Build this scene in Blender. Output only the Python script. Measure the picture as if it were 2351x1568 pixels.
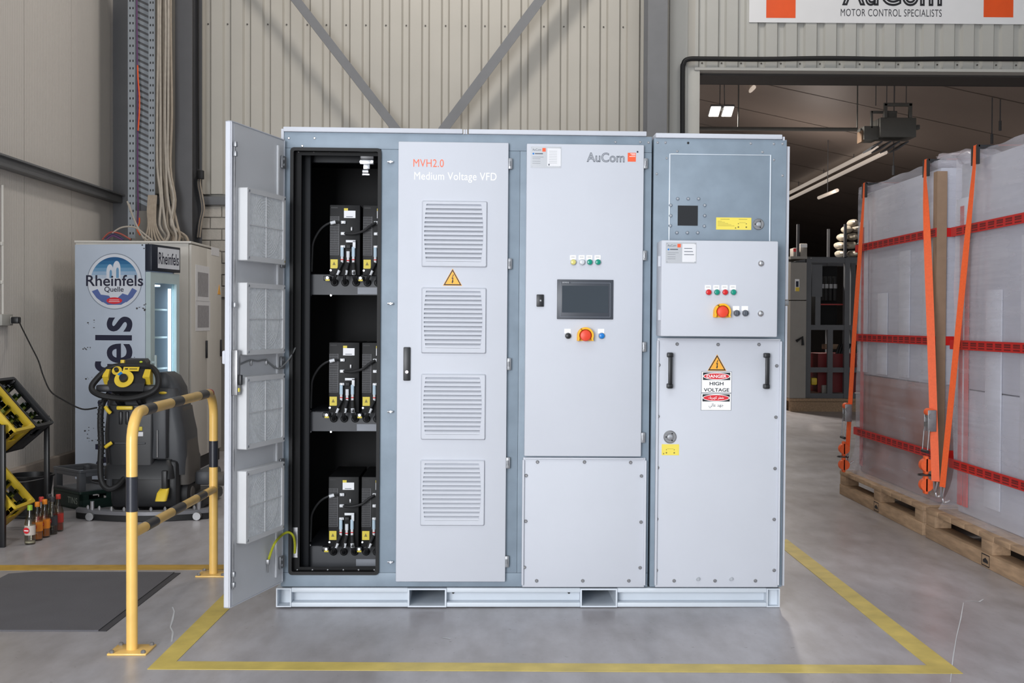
import bpy, bmesh, math, random
from mathutils import Matrix, Vector
random.seed(7)
for o in list(bpy.data.objects): bpy.data.objects.remove(o)
scene = bpy.context.scene
COL = scene.collection
PI = math.pi

# ------------------------------------------------------------------ camera
F, CX, CY, CAMH = 2650.0, 1175.5, 784.0, 1.41
cam_d = bpy.data.cameras.new('camera')
cam_d.sensor_width = 36.0
cam_d.lens = F / 2351 * 36.0
cam_d.clip_end = 200
cam = bpy.data.objects.new('camera', cam_d); COL.objects.link(cam)
RC = (Matrix.Rotation(-math.atan(26 / F), 3, 'Z')
      @ Matrix.Rotation(PI / 2 - math.atan(44 / F), 3, 'X')
      @ Matrix.Rotation(0.005, 3, 'Z'))
cam.matrix_world = Matrix.Translation((0, 0, CAMH)) @ RC.to_4x4()
scene.camera = cam
scene.view_settings.view_transform = 'Standard'
scene.view_settings.look = 'None'
scene.view_settings.gamma = 1
scene.view_settings.use_curve_mapping = False
scene.view_settings.exposure = 0.0

# ------------------------------------------------------------------ light
world = bpy.data.worlds.new('world'); scene.world = world
world.use_nodes = True
bg = world.node_tree.nodes['Background']
bg.inputs[0].default_value = (0.86, 0.93, 1.0, 1)
bg.inputs[1].default_value = 0.75

def area(name, loc, target, sx, sy, power, color):
    l = bpy.data.lights.new(name, 'AREA')
    l.shape = 'RECTANGLE'; l.size = sx; l.size_y = sy
    l.energy = power; l.color = color
    o = bpy.data.objects.new(name, l); COL.objects.link(o)
    o.location = loc
    d = Vector(target) - Vector(loc)
    o.rotation_euler = d.to_track_quat('-Z', 'Y').to_euler()
    return o
# the open roller gate behind the photographer, daylight from the left
area('gate_daylight', (-3.4, -3.6, 2.0), (-0.2, 5.7, 0.9), 4.0, 3.8, 830, (0.95, 0.97, 1.0))
# high-bay lamp of the front hall
area('roof_light', (-0.7, 9.1, 7.8), (0.0, 12.3, 4.0), 0.7, 0.7, 140, (1.0, 0.94, 0.86))
area('left_side_fill', (3.4, 7.6, 7.6), (-3.4, 10.8, 1.2), 4.0, 1.0, 70, (1.0, 0.95, 0.88))  # added soft warm fill for the cabinet and wall on the left
# added cool fill, unseen, high over the front floor of the hall
area('overhead_fill', (-1.2, 0.8, 8.1), (-1.2, 1.6, 0), 6.0, 4.0, 190, (0.90, 0.95, 1.0))

# ------------------------------------------------------------------ pixel helpers
CAM = Vector((0, 0, CAMH))
def ray(px, py): return RC @ Vector(((px - CX) / F, -(py - CY) / F, -1))
def aty(px, py, y): d = ray(px, py); return CAM + d * (y / d.y)
def atz(px, py, z=0.0): d = ray(px, py); return CAM + d * ((z - CAMH) / d.z)
def atx(px, py, x): d = ray(px, py); return CAM + d * (x / d.x)

# ------------------------------------------------------------------ materials
def lin(c):
    c = c / 255.0
    return c / 12.92 if c <= 0.04045 else ((c + 0.055) / 1.055) ** 2.4
def rgb(*c): return (lin(c[0]), lin(c[1]), lin(c[2]), 1)
MATS = {}
def mat(name, c, rough=0.5, metal=0.0, var=0.05, scale=6.0, bump=0.0, bscale=60.0, spec=0.5, coat=0.0, stretch=(1, 1, 1)):
    if name in MATS: return MATS[name]
    m = bpy.data.materials.new(name); m.use_nodes = True
    nt = m.node_tree; N = nt.nodes; L = nt.links
    p = N['Principled BSDF']
    p.inputs['Roughness'].default_value = rough
    p.inputs['Metallic'].default_value = metal
    p.inputs['Specular IOR Level'].default_value = spec
    p.inputs['Coat Weight'].default_value = coat
    tc = N.new('ShaderNodeTexCoord'); mp = N.new('ShaderNodeMapping')
    mp.inputs['Scale'].default_value = stretch
    L.new(tc.outputs['Object'], mp.inputs['Vector'])
    nz = N.new('ShaderNodeTexNoise'); nz.inputs['Scale'].default_value = scale; nz.inputs['Detail'].default_value = 5
    L.new(mp.outputs[0], nz.inputs['Vector'])
    rp = N.new('ShaderNodeValToRGB')
    b = rgb(*c)
    rp.color_ramp.elements[0].position = 0.3; rp.color_ramp.elements[1].position = 0.7
    rp.color_ramp.elements[0].color = tuple(max(0, v * (1 - var)) for v in b[:3]) + (1,)
    rp.color_ramp.elements[1].color = tuple(min(1, v * (1 + var)) for v in b[:3]) + (1,)
    L.new(nz.outputs['Fac'], rp.inputs['Fac']); L.new(rp.outputs['Color'], p.inputs['Base Color'])
    if bump:
        n2 = N.new('ShaderNodeTexNoise'); n2.inputs['Scale'].default_value = bscale
        L.new(mp.outputs[0], n2.inputs['Vector'])
        bp = N.new('ShaderNodeBump'); bp.inputs['Strength'].default_value = bump; bp.inputs['Distance'].default_value = 0.01
        L.new(n2.outputs['Fac'], bp.inputs['Height']); L.new(bp.outputs[0], p.inputs['Normal'])
    MATS[name] = m
    return m
def emit(name, c, s):
    m = bpy.data.materials.new(name); m.use_nodes = True
    p = m.node_tree.nodes['Principled BSDF']
    p.inputs['Base Color'].default_value = rgb(*c)
    p.inputs['Emission Color'].default_value = rgb(*c)
    p.inputs['Emission Strength'].default_value = s
    MATS[name] = m
    return m
def glassy(name, c, alpha, rough=0.05):
    m = bpy.data.materials.new(name); m.use_nodes = True
    nt = m.node_tree; N = nt.nodes; L = nt.links
    N.remove(N['Principled BSDF'])
    t = N.new('ShaderNodeBsdfTransparent'); t.inputs[0].default_value = rgb(*c)
    g = N.new('ShaderNodeBsdfGlossy'); g.inputs['Roughness'].default_value = rough
    lw = N.new('ShaderNodeLayerWeight'); lw.inputs[0].default_value = 0.5
    pw = N.new('ShaderNodeMath'); pw.operation = 'POWER'; pw.inputs[1].default_value = 4.0; L.new(lw.outputs['Facing'], pw.inputs[0])
    ad = N.new('ShaderNodeMath'); ad.operation = 'MULTIPLY_ADD'; ad.inputs[1].default_value = 0.5; ad.inputs[2].default_value = alpha
    L.new(pw.outputs[0], ad.inputs[0])
    mx = N.new('ShaderNodeMixShader')
    L.new(ad.outputs[0], mx.inputs[0]); L.new(t.outputs[0], mx.inputs[1]); L.new(g.outputs[0], mx.inputs[2])
    L.new(mx.outputs[0], N['Material Output'].inputs[0])
    MATS[name] = m
    return m

WHITE = mat('white_powder_coat', (199, 202, 210), 0.62, var=0.015, scale=3, bump=0.02, bscale=300, spec=0.3)
GALV = mat('galvanised_sheet', (132, 146, 159), 0.55, metal=0.08, var=0.09, scale=9, bump=0.03, bscale=40)
GALVD = mat('bare_zinc_bracket', (150, 152, 156), 0.4, metal=0.6, var=0.1, scale=30)
BASEP = mat('pale_grey_frame_paint', (205, 212, 220), 0.45, var=0.03)
BLACKIN = mat('black_interior_sheet', (10, 10, 12), 0.6, var=0.1, spec=0.25)
SEALB = mat('black_edge_seal', (9, 9, 11), 0.55, var=0.1, spec=0.35)
DARKIN = mat('charcoal_interior_sheet', (22, 24, 28), 0.55, var=0.08, spec=0.3)
SHELFG = mat('dark_grey_shelf_paint', (48, 50, 55), 0.5, var=0.06)
RUBBER = mat('black_rubber', (20, 20, 22), 0.6, var=0.1)
BPLAST = mat('black_plastic', (26, 27, 30), 0.4, var=0.08)
CHROME = mat('bright_steel', (205, 206, 210), 0.25, metal=0.9, var=0.05, scale=40)
DSTEEL = mat('dull_steel', (150, 150, 152), 0.4, metal=0.7, var=0.1, scale=40)
ORANGE = mat('orange_print', (236, 92, 48), 0.5, var=0.02)
PALEORANGE = mat('bright_orange_print', (240, 110, 75), 0.5, var=0.02)
PWHITE = mat('white_print', (250, 250, 250), 0.5, var=0.01)
PAPER = mat('white_paper', (225, 225, 228), 0.7, var=0.03)
PLATE = mat('silver_nameplate', (190, 192, 196), 0.35, metal=0.3, var=0.03)
DKGREY = mat('dark_grey_print', (78, 84, 94), 0.5, var=0.03)
BLACKP = mat('black_print', (24, 24, 30), 0.5, var=0.03)
NAVY = mat('navy_print', (24, 26, 52), 0.5, var=0.03)
REDP = mat('red_print', (214, 42, 52), 0.5, var=0.03)
SIGNY = mat('amber_sign', (246, 176, 60), 0.5, var=0.02)
LABELY = mat('yellow_label', (236, 216, 90), 0.5, var=0.03)
LABELYD = mat('mustard_label', (205, 185, 50), 0.5, var=0.03)
REDL = mat('red_lamp_lens', (205, 30, 34), 0.25, var=0.02)
GREENL = mat('green_lamp_lens', (0, 140, 118), 0.25, var=0.02)
YELL = mat('pale_yellow_lens', (214, 205, 120), 0.25, var=0.02)
CLEARL = mat('clear_lens', (205, 208, 212), 0.25, var=0.02)
BLUEL = mat('blue_button', (20, 120, 200), 0.3, var=0.02)
ESTY = mat('estop_yellow', (245, 180, 30), 0.4, var=0.02)
ESTR = mat('estop_red', (226, 66, 40), 0.4, var=0.02)
SCREEN = mat('dark_screen', (50, 58, 66), 0.12, var=0.03, spec=0.6)
BEZEL = mat('hmi_bezel', (62, 66, 74), 0.4, var=0.04)
COLGREY = mat('column_paint', (112, 113, 116), 0.5, var=0.05)
COLDARK = mat('dark_column_paint', (80, 80, 83), 0.5, var=0.05)
CLAD = mat('beige_cladding', (176, 172, 164), 0.5, var=0.03, scale=2)
CLADG = mat('pale_grey_cladding', (178, 177, 172), 0.5, var=0.03, scale=2)
CABLET = mat('tan_cable_sheath', (150, 138, 124), 0.6, var=0.1, scale=20)
CABLEW = mat('white_cable_sheath', (160, 152, 142), 0.6, var=0.1, scale=20)
BYEL = mat('barrier_yellow', (238, 194, 108), 0.35, var=0.06, scale=10, coat=0.2)
BBLK = mat('barrier_black', (40, 42, 50), 0.35, var=0.1)
TAPEY = mat('yellow_floor_paint', (206, 184, 96), 0.5, var=0.16, scale=7, bump=0.05)
TAPEO = mat('worn_yellow_floor_paint', (186, 148, 62), 0.5, var=0.2, scale=9)
WOOD = mat('pale_pallet_wood', (166, 138, 110), 0.75, var=0.22, scale=7, stretch=(6, 0.8, 6), bump=0.15)
STRAPO = mat('orange_webbing', (240, 100, 48), 0.6, var=0.06, scale=80, bump=0.1, bscale=300)
TAPER = mat('red_printed_tape', (196, 30, 28), 0.35, var=0.05)
TAPERD = mat('red_tape_print', (110, 14, 18), 0.4, var=0.05)
KRAFT = mat('kraft_board', (150, 124, 102), 0.75, var=0.06, scale=20)
FRIDGEP = mat('fridge_panel', (178, 188, 202), 0.4, var=0.02)
CABG = mat('grey_control_cabinet_paint', (206, 202, 195), 0.5, var=0.03)
KBLK = mat('scrubber_black', (30, 31, 34), 0.45, var=0.1)
KGREY = mat('scrubber_anthracite', (64, 66, 70), 0.5, var=0.08)
KBROWN = mat('scrubber_dusty_grey', (84, 80, 76), 0.6, var=0.1)
KYEL = mat('scrubber_yellow', (228, 196, 60), 0.4, var=0.06)
CRATEY = mat('yellow_crate_plastic', (214, 182, 42), 0.45, var=0.06)
CRATEB = mat('black_crate_plastic', (30, 30, 33), 0.45, var=0.08)
CRATEG = mat('grey_crate_plastic', (84, 86, 90), 0.5, var=0.08)
CRATEN = mat('dark_green_crate_plastic', (28, 48, 42), 0.5, var=0.08)
GLASSG = glassy('green_bottle_glass', (96, 130, 84), 0.10)
GLASSC = glassy('clear_bottle_glass', (214, 212, 200), 0.10)
PANE = glassy('fridge_pane', (225, 238, 238), 0.06)
BRICK = mat('whitewashed_block', (176, 170, 162), 0.85, var=0.08, scale=14, bump=0.2)
MORTAR = mat('mortar', (150, 145, 138), 0.9, var=0.06)

# ------------------------------------------------------------------ mesh builder
class MB:
    def __init__(s, m=None):
        s.bm = bmesh.new(); s.mats = []; s.cur = 0; s.M = m or Matrix()
    def use(s, m):
        if m not in s.mats: s.mats.append(m)
        s.cur = s.mats.index(m); return s
    def add(s, vs, fs, smooth=False):
        bv = [s.bm.verts.new(s.M @ Vector(v)) for v in vs]
        out = []
        for f in fs:
            try:
                fc = s.bm.faces.new([bv[i] for i in f]); fc.material_index = s.cur; fc.smooth = smooth; out.append(fc)
            except ValueError: pass
        return bv, out
    def box(s, x0, y0, z0, x1, y1, z1, bev=0.0, seg=2):
        x0, x1 = min(x0, x1), max(x0, x1); y0, y1 = min(y0, y1), max(y0, y1); z0, z1 = min(z0, z1), max(z0, z1)
        vs = [(x, y, z) for z in (z0, z1) for y in (y0, y1) for x in (x0, x1)]
        bv, fs = s.add(vs, [(0, 2, 3, 1), (4, 5, 7, 6), (0, 1, 5, 4), (2, 6, 7, 3), (0, 4, 6, 2), (1, 3, 7, 5)])
        if bev:
            es = list({e for f in fs for e in f.edges})
            r = bmesh.ops.bevel(s.bm, geom=es, offset=bev, segments=seg, profile=0.5, affect='EDGES')
            for f in r['faces']: f.material_index = s.cur; f.smooth = True
        return s
    def cyl(s, p0, p1, r0, r1=None, seg=14, caps=True):
        r1 = r0 if r1 is None else r1
        p0, p1 = Vector(p0), Vector(p1)
        d = (p1 - p0).normalized()
        a = d.orthogonal().normalized(); b = d.cross(a)
        vs = []
        for p, r in ((p0, r0), (p1, r1)):
            for i in range(seg):
                t = 2 * PI * i / seg
                vs.append(p + (a * math.cos(t) + b * math.sin(t)) * r)
        s.add(vs, [(i, (i + 1) % seg, seg + (i + 1) % seg, seg + i) for i in range(seg)], True)
        if caps:
            s.add(vs[:seg], [tuple(range(seg - 1, -1, -1))]); s.add(vs[seg:], [tuple(range(seg))])
        return s
    def tube(s, pts, r, seg=8, n=6, closed=False, radii=None):
        P = [Vector(p) for p in pts]
        if n > 1 and len(P) > 2:
            Q = []; RR = []
            m = len(P)
            rng = range(m if closed else m - 1)
            for i in rng:
                if closed: a, b, c, d = P[i - 1], P[i], P[(i + 1) % m], P[(i + 2) % m]
                else: a, b, c, d = P[max(i - 1, 0)], P[i], P[i + 1], P[min(i + 2, m - 1)]
                for k in range(n):
                    t = k / n
                    Q.append(0.5 * (2 * b + (c - a) * t + (2 * a - 5 * b + 4 * c - d) * t * t + (3 * b - a - 3 * c + d) * t ** 3))
                    if radii: RR.append(radii[i] * (1 - t) + radii[(i + 1) % m] * t)
            if not closed:
                Q.append(P[-1])
                if radii: RR.append(radii[-1])
            P = Q; radii = RR if radii else None
        m = len(P); vs = []; up = None
        for i in range(m):
            if closed: t = (P[(i + 1) % m] - P[i - 1])
            else: t = P[min(i + 1, m - 1)] - P[max(i - 1, 0)]
            t.normalize()
            if up is None: up = t.orthogonal().normalized()
            up = (up - t * up.dot(t))
            up = up.normalized() if up.length > 1e-6 else t.orthogonal().normalized()
            b = t.cross(up)
            rr = radii[i] if radii else r
            for k in range(seg):
                a = 2 * PI * k / seg
                vs.append(P[i] + (up * math.cos(a) + b * math.sin(a)) * rr)
        fs = []
        for i in range(m if closed else m - 1):
            j = (i + 1) % m
            for k in range(seg):
                fs.append((i * seg + k, i * seg + (k + 1) % seg, j * seg + (k + 1) % seg, j * seg + k))
        if not closed:
            fs.append(tuple(range(seg - 1, -1, -1))); fs.append(tuple((m - 1) * seg + k for k in range(seg)))
        s.add(vs, fs, True)
        return s
    def lathe(s, prof, c=(0, 0, 0), seg=20, axis='z'):
        vs = []
        for r, h in prof:
            for k in range(seg):
                a = 2 * PI * k / seg
                q = (r * math.cos(a), r * math.sin(a), h)
                if axis == 'y': q = (q[0], -q[2], q[1])     # +h points to -y (towards the viewer)
                if axis == 'x': q = (q[2], q[0], q[1])
                vs.append((q[0] + c[0], q[1] + c[1], q[2] + c[2]))
        n = len(prof); fs = []
        for i in range(n - 1):
            for k in range(seg):
                fs.append((i * seg + k, i * seg + (k + 1) % seg, (i + 1) * seg + (k + 1) % seg, (i + 1) * seg + k))
        fs.append(tuple(range(seg - 1, -1, -1))); fs.append(tuple((n - 1) * seg + k for k in range(seg)))
        s.add(vs, fs, True)
        return s
    def prism(s, poly, d0, d1, axis='y'):
        def q(a, b, d): return {'y': (a, d, b), 'x': (d, a, b), 'z': (a, b, d)}[axis]
        n = len(poly)
        vs = [q(a, b, d0) for a, b in poly] + [q(a, b, d1) for a, b in poly]
        s.add(vs, [tuple(range(n - 1, -1, -1)), tuple(range(n, 2 * n))] + [(i, (i + 1) % n, n + (i + 1) % n, n + i) for i in range(n)])
        return s
    def ring(s, outer, inner, d0, d1, axis='y'):
        def q(a, b, d): return {'y': (a, d, b), 'x': (d, a, b), 'z': (a, b, d)}[axis]
        n = len(outer)
        vs = [q(a, b, d0) for a, b in outer] + [q(a, b, d0) for a, b in inner] + [q(a, b, d1) for a, b in outer] + [q(a, b, d1) for a, b in inner]
        fs = []
        for i in range(n):
            j = (i + 1) % n
            fs += [(i, j, n + j, n + i), (2 * n + i, 3 * n + i, 3 * n + j, 2 * n + j), (i, 2 * n + i, 2 * n + j, j), (n + i, n + j, 3 * n + j, 3 * n + i)]
        s.add(vs, fs)
        return s
    def ell(s, c, r, seg=14, rings=8):
        vs = []; fs = []
        for i in range(rings + 1):
            ph = PI * i / rings
            for k in range(seg):
                a = 2 * PI * k / seg
                vs.append((c[0] + r[0] * math.sin(ph) * math.cos(a), c[1] + r[1] * math.sin(ph) * math.sin(a), c[2] + r[2] * math.cos(ph)))
        for i in range(rings):
            for k in range(seg):
                fs.append((i * seg + k, (i + 1) * seg + k, (i + 1) * seg + (k + 1) % seg, i * seg + (k + 1) % seg))
        s.add(vs, fs, True)
        return s
    def loft(s, secs, smooth=True, caps=True):
        n = len(secs[0]); vs = [v for sec in secs for v in sec]; fs = []
        for i in range(len(secs) - 1):
            for k in range(n):
                fs.append((i * n + k, i * n + (k + 1) % n, (i + 1) * n + (k + 1) % n, (i + 1) * n + k))
        if caps: fs += [tuple(range(n - 1, -1, -1)), tuple((len(secs) - 1) * n + k for k in range(n))]
        s.add(vs, fs, smooth)
        return s
    def build(s, name, m=None, parent=None, sharp=35):
        me = bpy.data.meshes.new(name)
        bmesh.ops.remove_doubles(s.bm, verts=s.bm.verts, dist=1e-6)
        bmesh.ops.recalc_face_normals(s.bm, faces=s.bm.faces)
        s.bm.to_mesh(me); s.bm.free()
        if s.mats:
            for x in s.mats: me.materials.append(x)
        elif m: me.materials.append(m)
        me.set_sharp_from_angle(angle=math.radians(sharp))
        o = bpy.data.objects.new(name, me); COL.objects.link(o)
        if parent: o.parent = parent
        return o

def rrect(x0, z0, x1, z1, r, n=5, bow=0.0, m=6):
    """rounded rectangle outline; the same n, m always give the same number of points"""
    pts = []
    cs = [(x1 - r, z0 + r, -90, 0), (x1 - r, z1 - r, 0, 90), (x0 + r, z1 - r, 90, 180), (x0 + r, z0 + r, 180, 270)]
    for i, (cx, cz, a0, a1) in enumerate(cs):
        for k in range(n):
            a = math.radians(a0 + (a1 - a0) * k / (n - 1))
            pts.append([cx + r * math.cos(a), cz + r * math.sin(a)])
        if i in (0, 2):
            s = 1 if i == 0 else -1
            xa = x1 if i == 0 else x0
            for k in range(1, m):
                t = k / m
                z = (z0 + r) + (z1 - z0 - 2 * r) * (t if i == 0 else 1 - t)
                pts.append([xa + s * bow * math.sin(PI * t), z])
    return pts

def tag(o, label=None, cat=None, group=None, kind=None):
    if label: o['label'] = label
    if cat: o['category'] = cat
    if group: o['group'] = group
    if kind: o['kind'] = kind
    return o
def thing(name, label, cat, M=None, group=None):
    o = bpy.data.objects.new(name, None); COL.objects.link(o)
    o.empty_display_size = 0.1
    if M is not None: o.matrix_world = M
    return tag(o, label, cat, group)
def copy_tree(o, parent=None):
    c = o.copy(); COL.objects.link(c)
    if parent: c.parent = parent; c.matrix_parent_inverse.identity()
    for ch in list(o.children): copy_tree(ch, c)
    return c
def T(x, y, z=0.0): return Matrix.Translation((x, y, z))
def RZ(deg): return Matrix.Rotation(math.radians(deg), 4, 'Z')

FRONT = Matrix(((1, 0, 0, 0), (0, 0, -1, 0), (0, 1, 0, 0), (0, 0, 0, 1)))   # print plane: x right, y up, z to the viewer
TXT = {}
def text_polys(s, bold=0.0, outline=0.0, sp=1.0, res=6):
    key = (s, bold, outline, sp)
    if key in TXT: return TXT[key]
    cu = bpy.data.curves.new('text', 'FONT'); cu.body = s; cu.resolution_u = res; cu.space_character = sp
    cu.offset = bold
    if outline: cu.fill_mode = 'NONE'; cu.bevel_depth = outline; cu.bevel_resolution = 0
    ob = bpy.data.objects.new('text', cu); COL.objects.link(ob)
    bpy.context.view_layer.update()
    me = ob.to_mesh()
    vs = [tuple(v.co) for v in me.vertices]; fs = [tuple(p.vertices) for p in me.polygons]
    ob.to_mesh_clear(); bpy.data.objects.remove(ob); bpy.data.curves.remove(cu)
    TXT[key] = (vs, fs)
    return vs, fs
def put_text(mb, s, x0, y0, x1, y1, z=0.0, bold=0.0, outline=0.0, sp=1.0, shape=None):
    """lay text into the box x0..x1, y0..y1 of the builder's print plane"""
    vs, fs = text_polys(s, bold, outline, sp)
    if not vs: return
    ax, bx = min(v[0] for v in vs), max(v[0] for v in vs); ay, by = min(v[1] for v in vs), max(v[1] for v in vs)
    out = []
    for v in vs:
        u, w = (v[0] - ax) / (bx - ax), (v[1] - ay) / (by - ay)
        out.append((x0 + (x1 - x0) * u, y0 + (y1 - y0) * w, z))
    mb.add(out, fs)
def rect(mb, x0, y0, x1, y1, z): mb.add([(x0, y0, z), (x1, y0, z), (x1, y1, z), (x0, y1, z)], [(0, 1, 2, 3)])
def poly(mb, pts, z): mb.add([(a, b, z) for a, b in pts], [tuple(range(len(pts)))])
def circ(cx, cy, rx, ry=None, n=28, a0=0, a1=360):
    ry = rx if ry is None else ry
    return [(cx + rx * math.cos(math.radians(a0 + (a1 - a0) * i / n)), cy + ry * math.sin(math.radians(a0 + (a1 - a0) * i / n))) for i in range(n if a1 - a0 == 360 else n + 1)]

# ================================================================== the hall
WX, WY = -4.15, 12.5            # left wall plane, back wall plane
def floor_material():
    m = bpy.data.materials.new('worn_concrete_floor'); m.use_nodes = True
    nt = m.node_tree; N = nt.nodes; L = nt.links; p = N['Principled BSDF']
    tc = N.new('ShaderNodeTexCoord')
    def noise(sc, det, st=(1, 1, 1)):
        mp = N.new('ShaderNodeMapping'); mp.inputs['Scale'].default_value = st
        L.new(tc.outputs['Object'], mp.inputs['Vector'])
        n = N.new('ShaderNodeTexNoise'); n.inputs['Scale'].default_value = sc; n.inputs['Detail'].default_value = det
        n.inputs['Roughness'].default_value = 0.6
        L.new(mp.outputs[0], n.inputs['Vector']); return n.outputs['Fac']
    def ramp(f, a, b, pa, pb):
        r = N.new('ShaderNodeValToRGB'); r.color_ramp.elements[0].position = pa; r.color_ramp.elements[1].position = pb
        r.color_ramp.elements[0].color = a; r.color_ramp.elements[1].color = b
        L.new(f, r.inputs['Fac']); return r.outputs['Color']
    c1 = ramp(noise(0.9, 6, (1, 0.5, 1)), rgb(150, 145, 146), rgb(186, 184, 189), 0.32, 0.68)
    c2 = ramp(noise(9, 8, (1, 0.35, 1)), (0.82, 0.80, 0.78, 1), (1.06, 1.06, 1.06, 1), 0.35, 0.62)
    mx = N.new('ShaderNodeMix'); mx.data_type = 'RGBA'; mx.blend_type = 'MULTIPLY'; mx.inputs[0].default_value = 0.8
    L.new(c1, mx.inputs[6]); L.new(c2, mx.inputs[7])
    # small dark specks and pale scratches
    sp = ramp(noise(34, 2), (0.45, 0.42, 0.40, 1), (1, 1, 1, 1), 0.25, 0.31)
    m2 = N.new('ShaderNodeMix'); m2.data_type = 'RGBA'; m2.blend_type = 'MULTIPLY'; m2.inputs[0].default_value = 0.7
    L.new(mx.outputs[2], m2.inputs[6]); L.new(sp, m2.inputs[7])
    L.new(m2.outputs[2], p.inputs['Base Color'])
    rr = N.new('ShaderNodeMapRange'); rr.inputs[3].default_value = 0.22; rr.inputs[4].default_value = 0.46
    L.new(noise(2.2, 6), rr.inputs[0]); L.new(rr.outputs[0], p.inputs['Roughness'])
    bp = N.new('ShaderNodeBump'); bp.inputs['Strength'].default_value = 0.06; bp.inputs['Distance'].default_value = 0.01
    L.new(noise(14, 6), bp.inputs['Height']); L.new(bp.outputs[0], p.inputs['Normal'])
    return m
FLOORM = floor_material()
fl = tag(MB().box(-10, -9, -0.15, 24, 60, 0).build('floor', FLOORM), 'worn grey concrete hall floor', kind='structure')
# pale scuffs and the expansion joint line
CHALK = mat('pale_scuff', (205, 207, 210), 0.6, var=0.1)
def scuff(pts, w):
    P = [atz(a, b) for a, b in pts]
    mb = MB(); L_, R_ = [], []
    for i, p in enumerate(P):
        t = (P[min(i + 1, len(P) - 1)] - P[max(i - 1, 0)]); t.z = 0; t.normalize()
        n = Vector((-t.y, t.x, 0)); ww = w * random.uniform(0.4, 1.0)
        L_.append((p + n * ww)[:2]); R_.append((p - n * ww)[:2])
    k = len(P)
    mb.add([(x, y, 0.0012) for x, y in L_ + R_], [(i, i + 1, k + i + 1, k + i) for i in range(k - 1)])
    return mb.build('floor_scuff', CHALK, fl)
scuff([(396, 1394), (400, 1404), (396, 1424), (391, 1440), (397, 1452), (394, 1474)], 0.006)

scuff([(2212, 1384), (2206, 1420), (2196, 1462), (2188, 1510), (2182, 1567)], 0.004)
scuff([(2216, 1381), (2232, 1380), (2248, 1382), (2258, 1376)], 0.006)
scuff([(1016, 1464), (1034, 1467)], 0.006)

def ribbed_wall_material():
    m = bpy.data.materials.new('micro_ribbed_panel'); m.use_nodes = True
    nt = m.node_tree; N = nt.nodes; L = nt.links; p = N['Principled BSDF']
    p.inputs['Base Color'].default_value = rgb(208, 203, 198); p.inputs['Roughness'].default_value = 0.5
    tc = N.new('ShaderNodeTexCoord')
    w = N.new('ShaderNodeTexWave'); w.bands_direction = 'Y'; w.inputs['Scale'].default_value = 9.0
    L.new(tc.outputs['Object'], w.inputs['Vector'])
    bp = N.new('ShaderNodeBump'); bp.inputs['Strength'].default_value = 0.14; bp.inputs['Distance'].default_value = 0.006
    L.new(w.outputs['Fac'], bp.inputs['Height']); L.new(bp.outputs[0], p.inputs['Normal'])
    return m
RIBM = ribbed_wall_material()
wl = tag(MB().box(WX - 0.2, -2.0, 0, WX, WY + 0.2, 8.2).build('wall_left', RIBM), 'pale micro ribbed sandwich panel wall', kind='structure')
for y in (4.6, 5.7, 6.8, 7.9, 9.0, 10.1, 11.2, 12.3):
    MB().box(WX - 0.01, y - 0.003, 0, WX + 0.001, y + 0.003, 8.2).build('panel_joint', mat('panel_joint_grey', (150, 146, 142), 0.6), wl)
# concrete plinth along the left wall
PLIN = mat('plinth_concrete', (168, 156, 146), 0.85, var=0.1, scale=8, bump=0.2)
tag(MB().box(WX, 2, 0, WX + 0.07, 12.3, 0.15, 0.008).build('baseboard_left', PLIN), 'low concrete plinth along the left wall', kind='structure')
# steel rail along the left wall
rl = tag(thing('trim_1', 'grey steel rail running along the left wall', None), kind='structure')
MB().box(WX, -0.4, 2.66, WX + 0.10, 12.39, 2.74, 0.004).build('rail_web', COLGREY, rl)
MB().box(WX, -0.4, 2.735, WX + 0.13, 12.39, 2.75).build('rail_top_flange', COLGREY, rl)

# back wall cladding: trapezoidal sheet with recessed troughs
PH = aty(477, 56, WY).x; PITCH = (aty(1023, 56, WY).x - PH) / 12
def cladding(name, x0, x1, z0, z1, m, y=WY):
    k0 = math.floor((x0 - PH) / PITCH) - 1
    pr = []
    k = k0
    while True:
        c = PH + k * PITCH
        for dx, dy in ((-0.047, -0.035), (-0.028, 0), (0.028, 0), (0.047, -0.035)):
            pr.append((c + dx, y + dy))
        k += 1
        if c > x1 + PITCH: break
    pr = [q for q in pr if x0 <= q[0] <= x1]
    pr = [(x0, pr[0][1])] + pr + [(x1, pr[-1][1])]
    mb = MB(); n = len(pr)
    vs = [(a, b, z0) for a, b in pr] + [(a, b, z1) for a, b in pr]
    mb.add(vs, [(i, i + 1, n + i + 1, n + i) for i in range(n - 1)])
    return tag(mb.build(name, m), kind='structure')
GX, GZ = aty(1603, 400, WY).x, aty(1900, 166, WY).z     # gate opening: left edge, lintel underside
ZS = aty(490, 446, WY).z
wb = tag(cladding('wall_back', WX, GX - 0.05, ZS, 8.2, CLAD), 'beige trapezoidal sheet cladding of the back wall')
wg = tag(cladding('wall_gate', GX - 0.05, 11, GZ + 0.03, 8.2, CLADG), 'pale grey trapezoidal cladding above the gate')
SCREWM = mat('dark_screw', (84, 80, 76), 0.5, metal=0.4)
def screws(par, z, x0, x1):
    k = math.ceil((x0 - PH) / PITCH)
    while PH + k * PITCH < x1:
        x = PH + k * PITCH + random.uniform(-0.006, 0.006)
        MB().cyl((x, WY - 0.008, z), (x, WY + 0.002, z), 0.009, seg=8).build('screw', SCREWM, par)
        k += 1
screws(wb, aty(700, 57, WY).z, -3.3, 1.45)
screws(wg, aty(1900, 147, WY).z, GX + 0.03, 6.2)
tag(MB().box(WX, WY - 0.06, ZS - 0.12, 1.5, WY + 0.12, ZS - 0.03, 0.004).build('trim_2', COLGREY), 'grey flashing under the back wall cladding', kind='structure')
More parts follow.
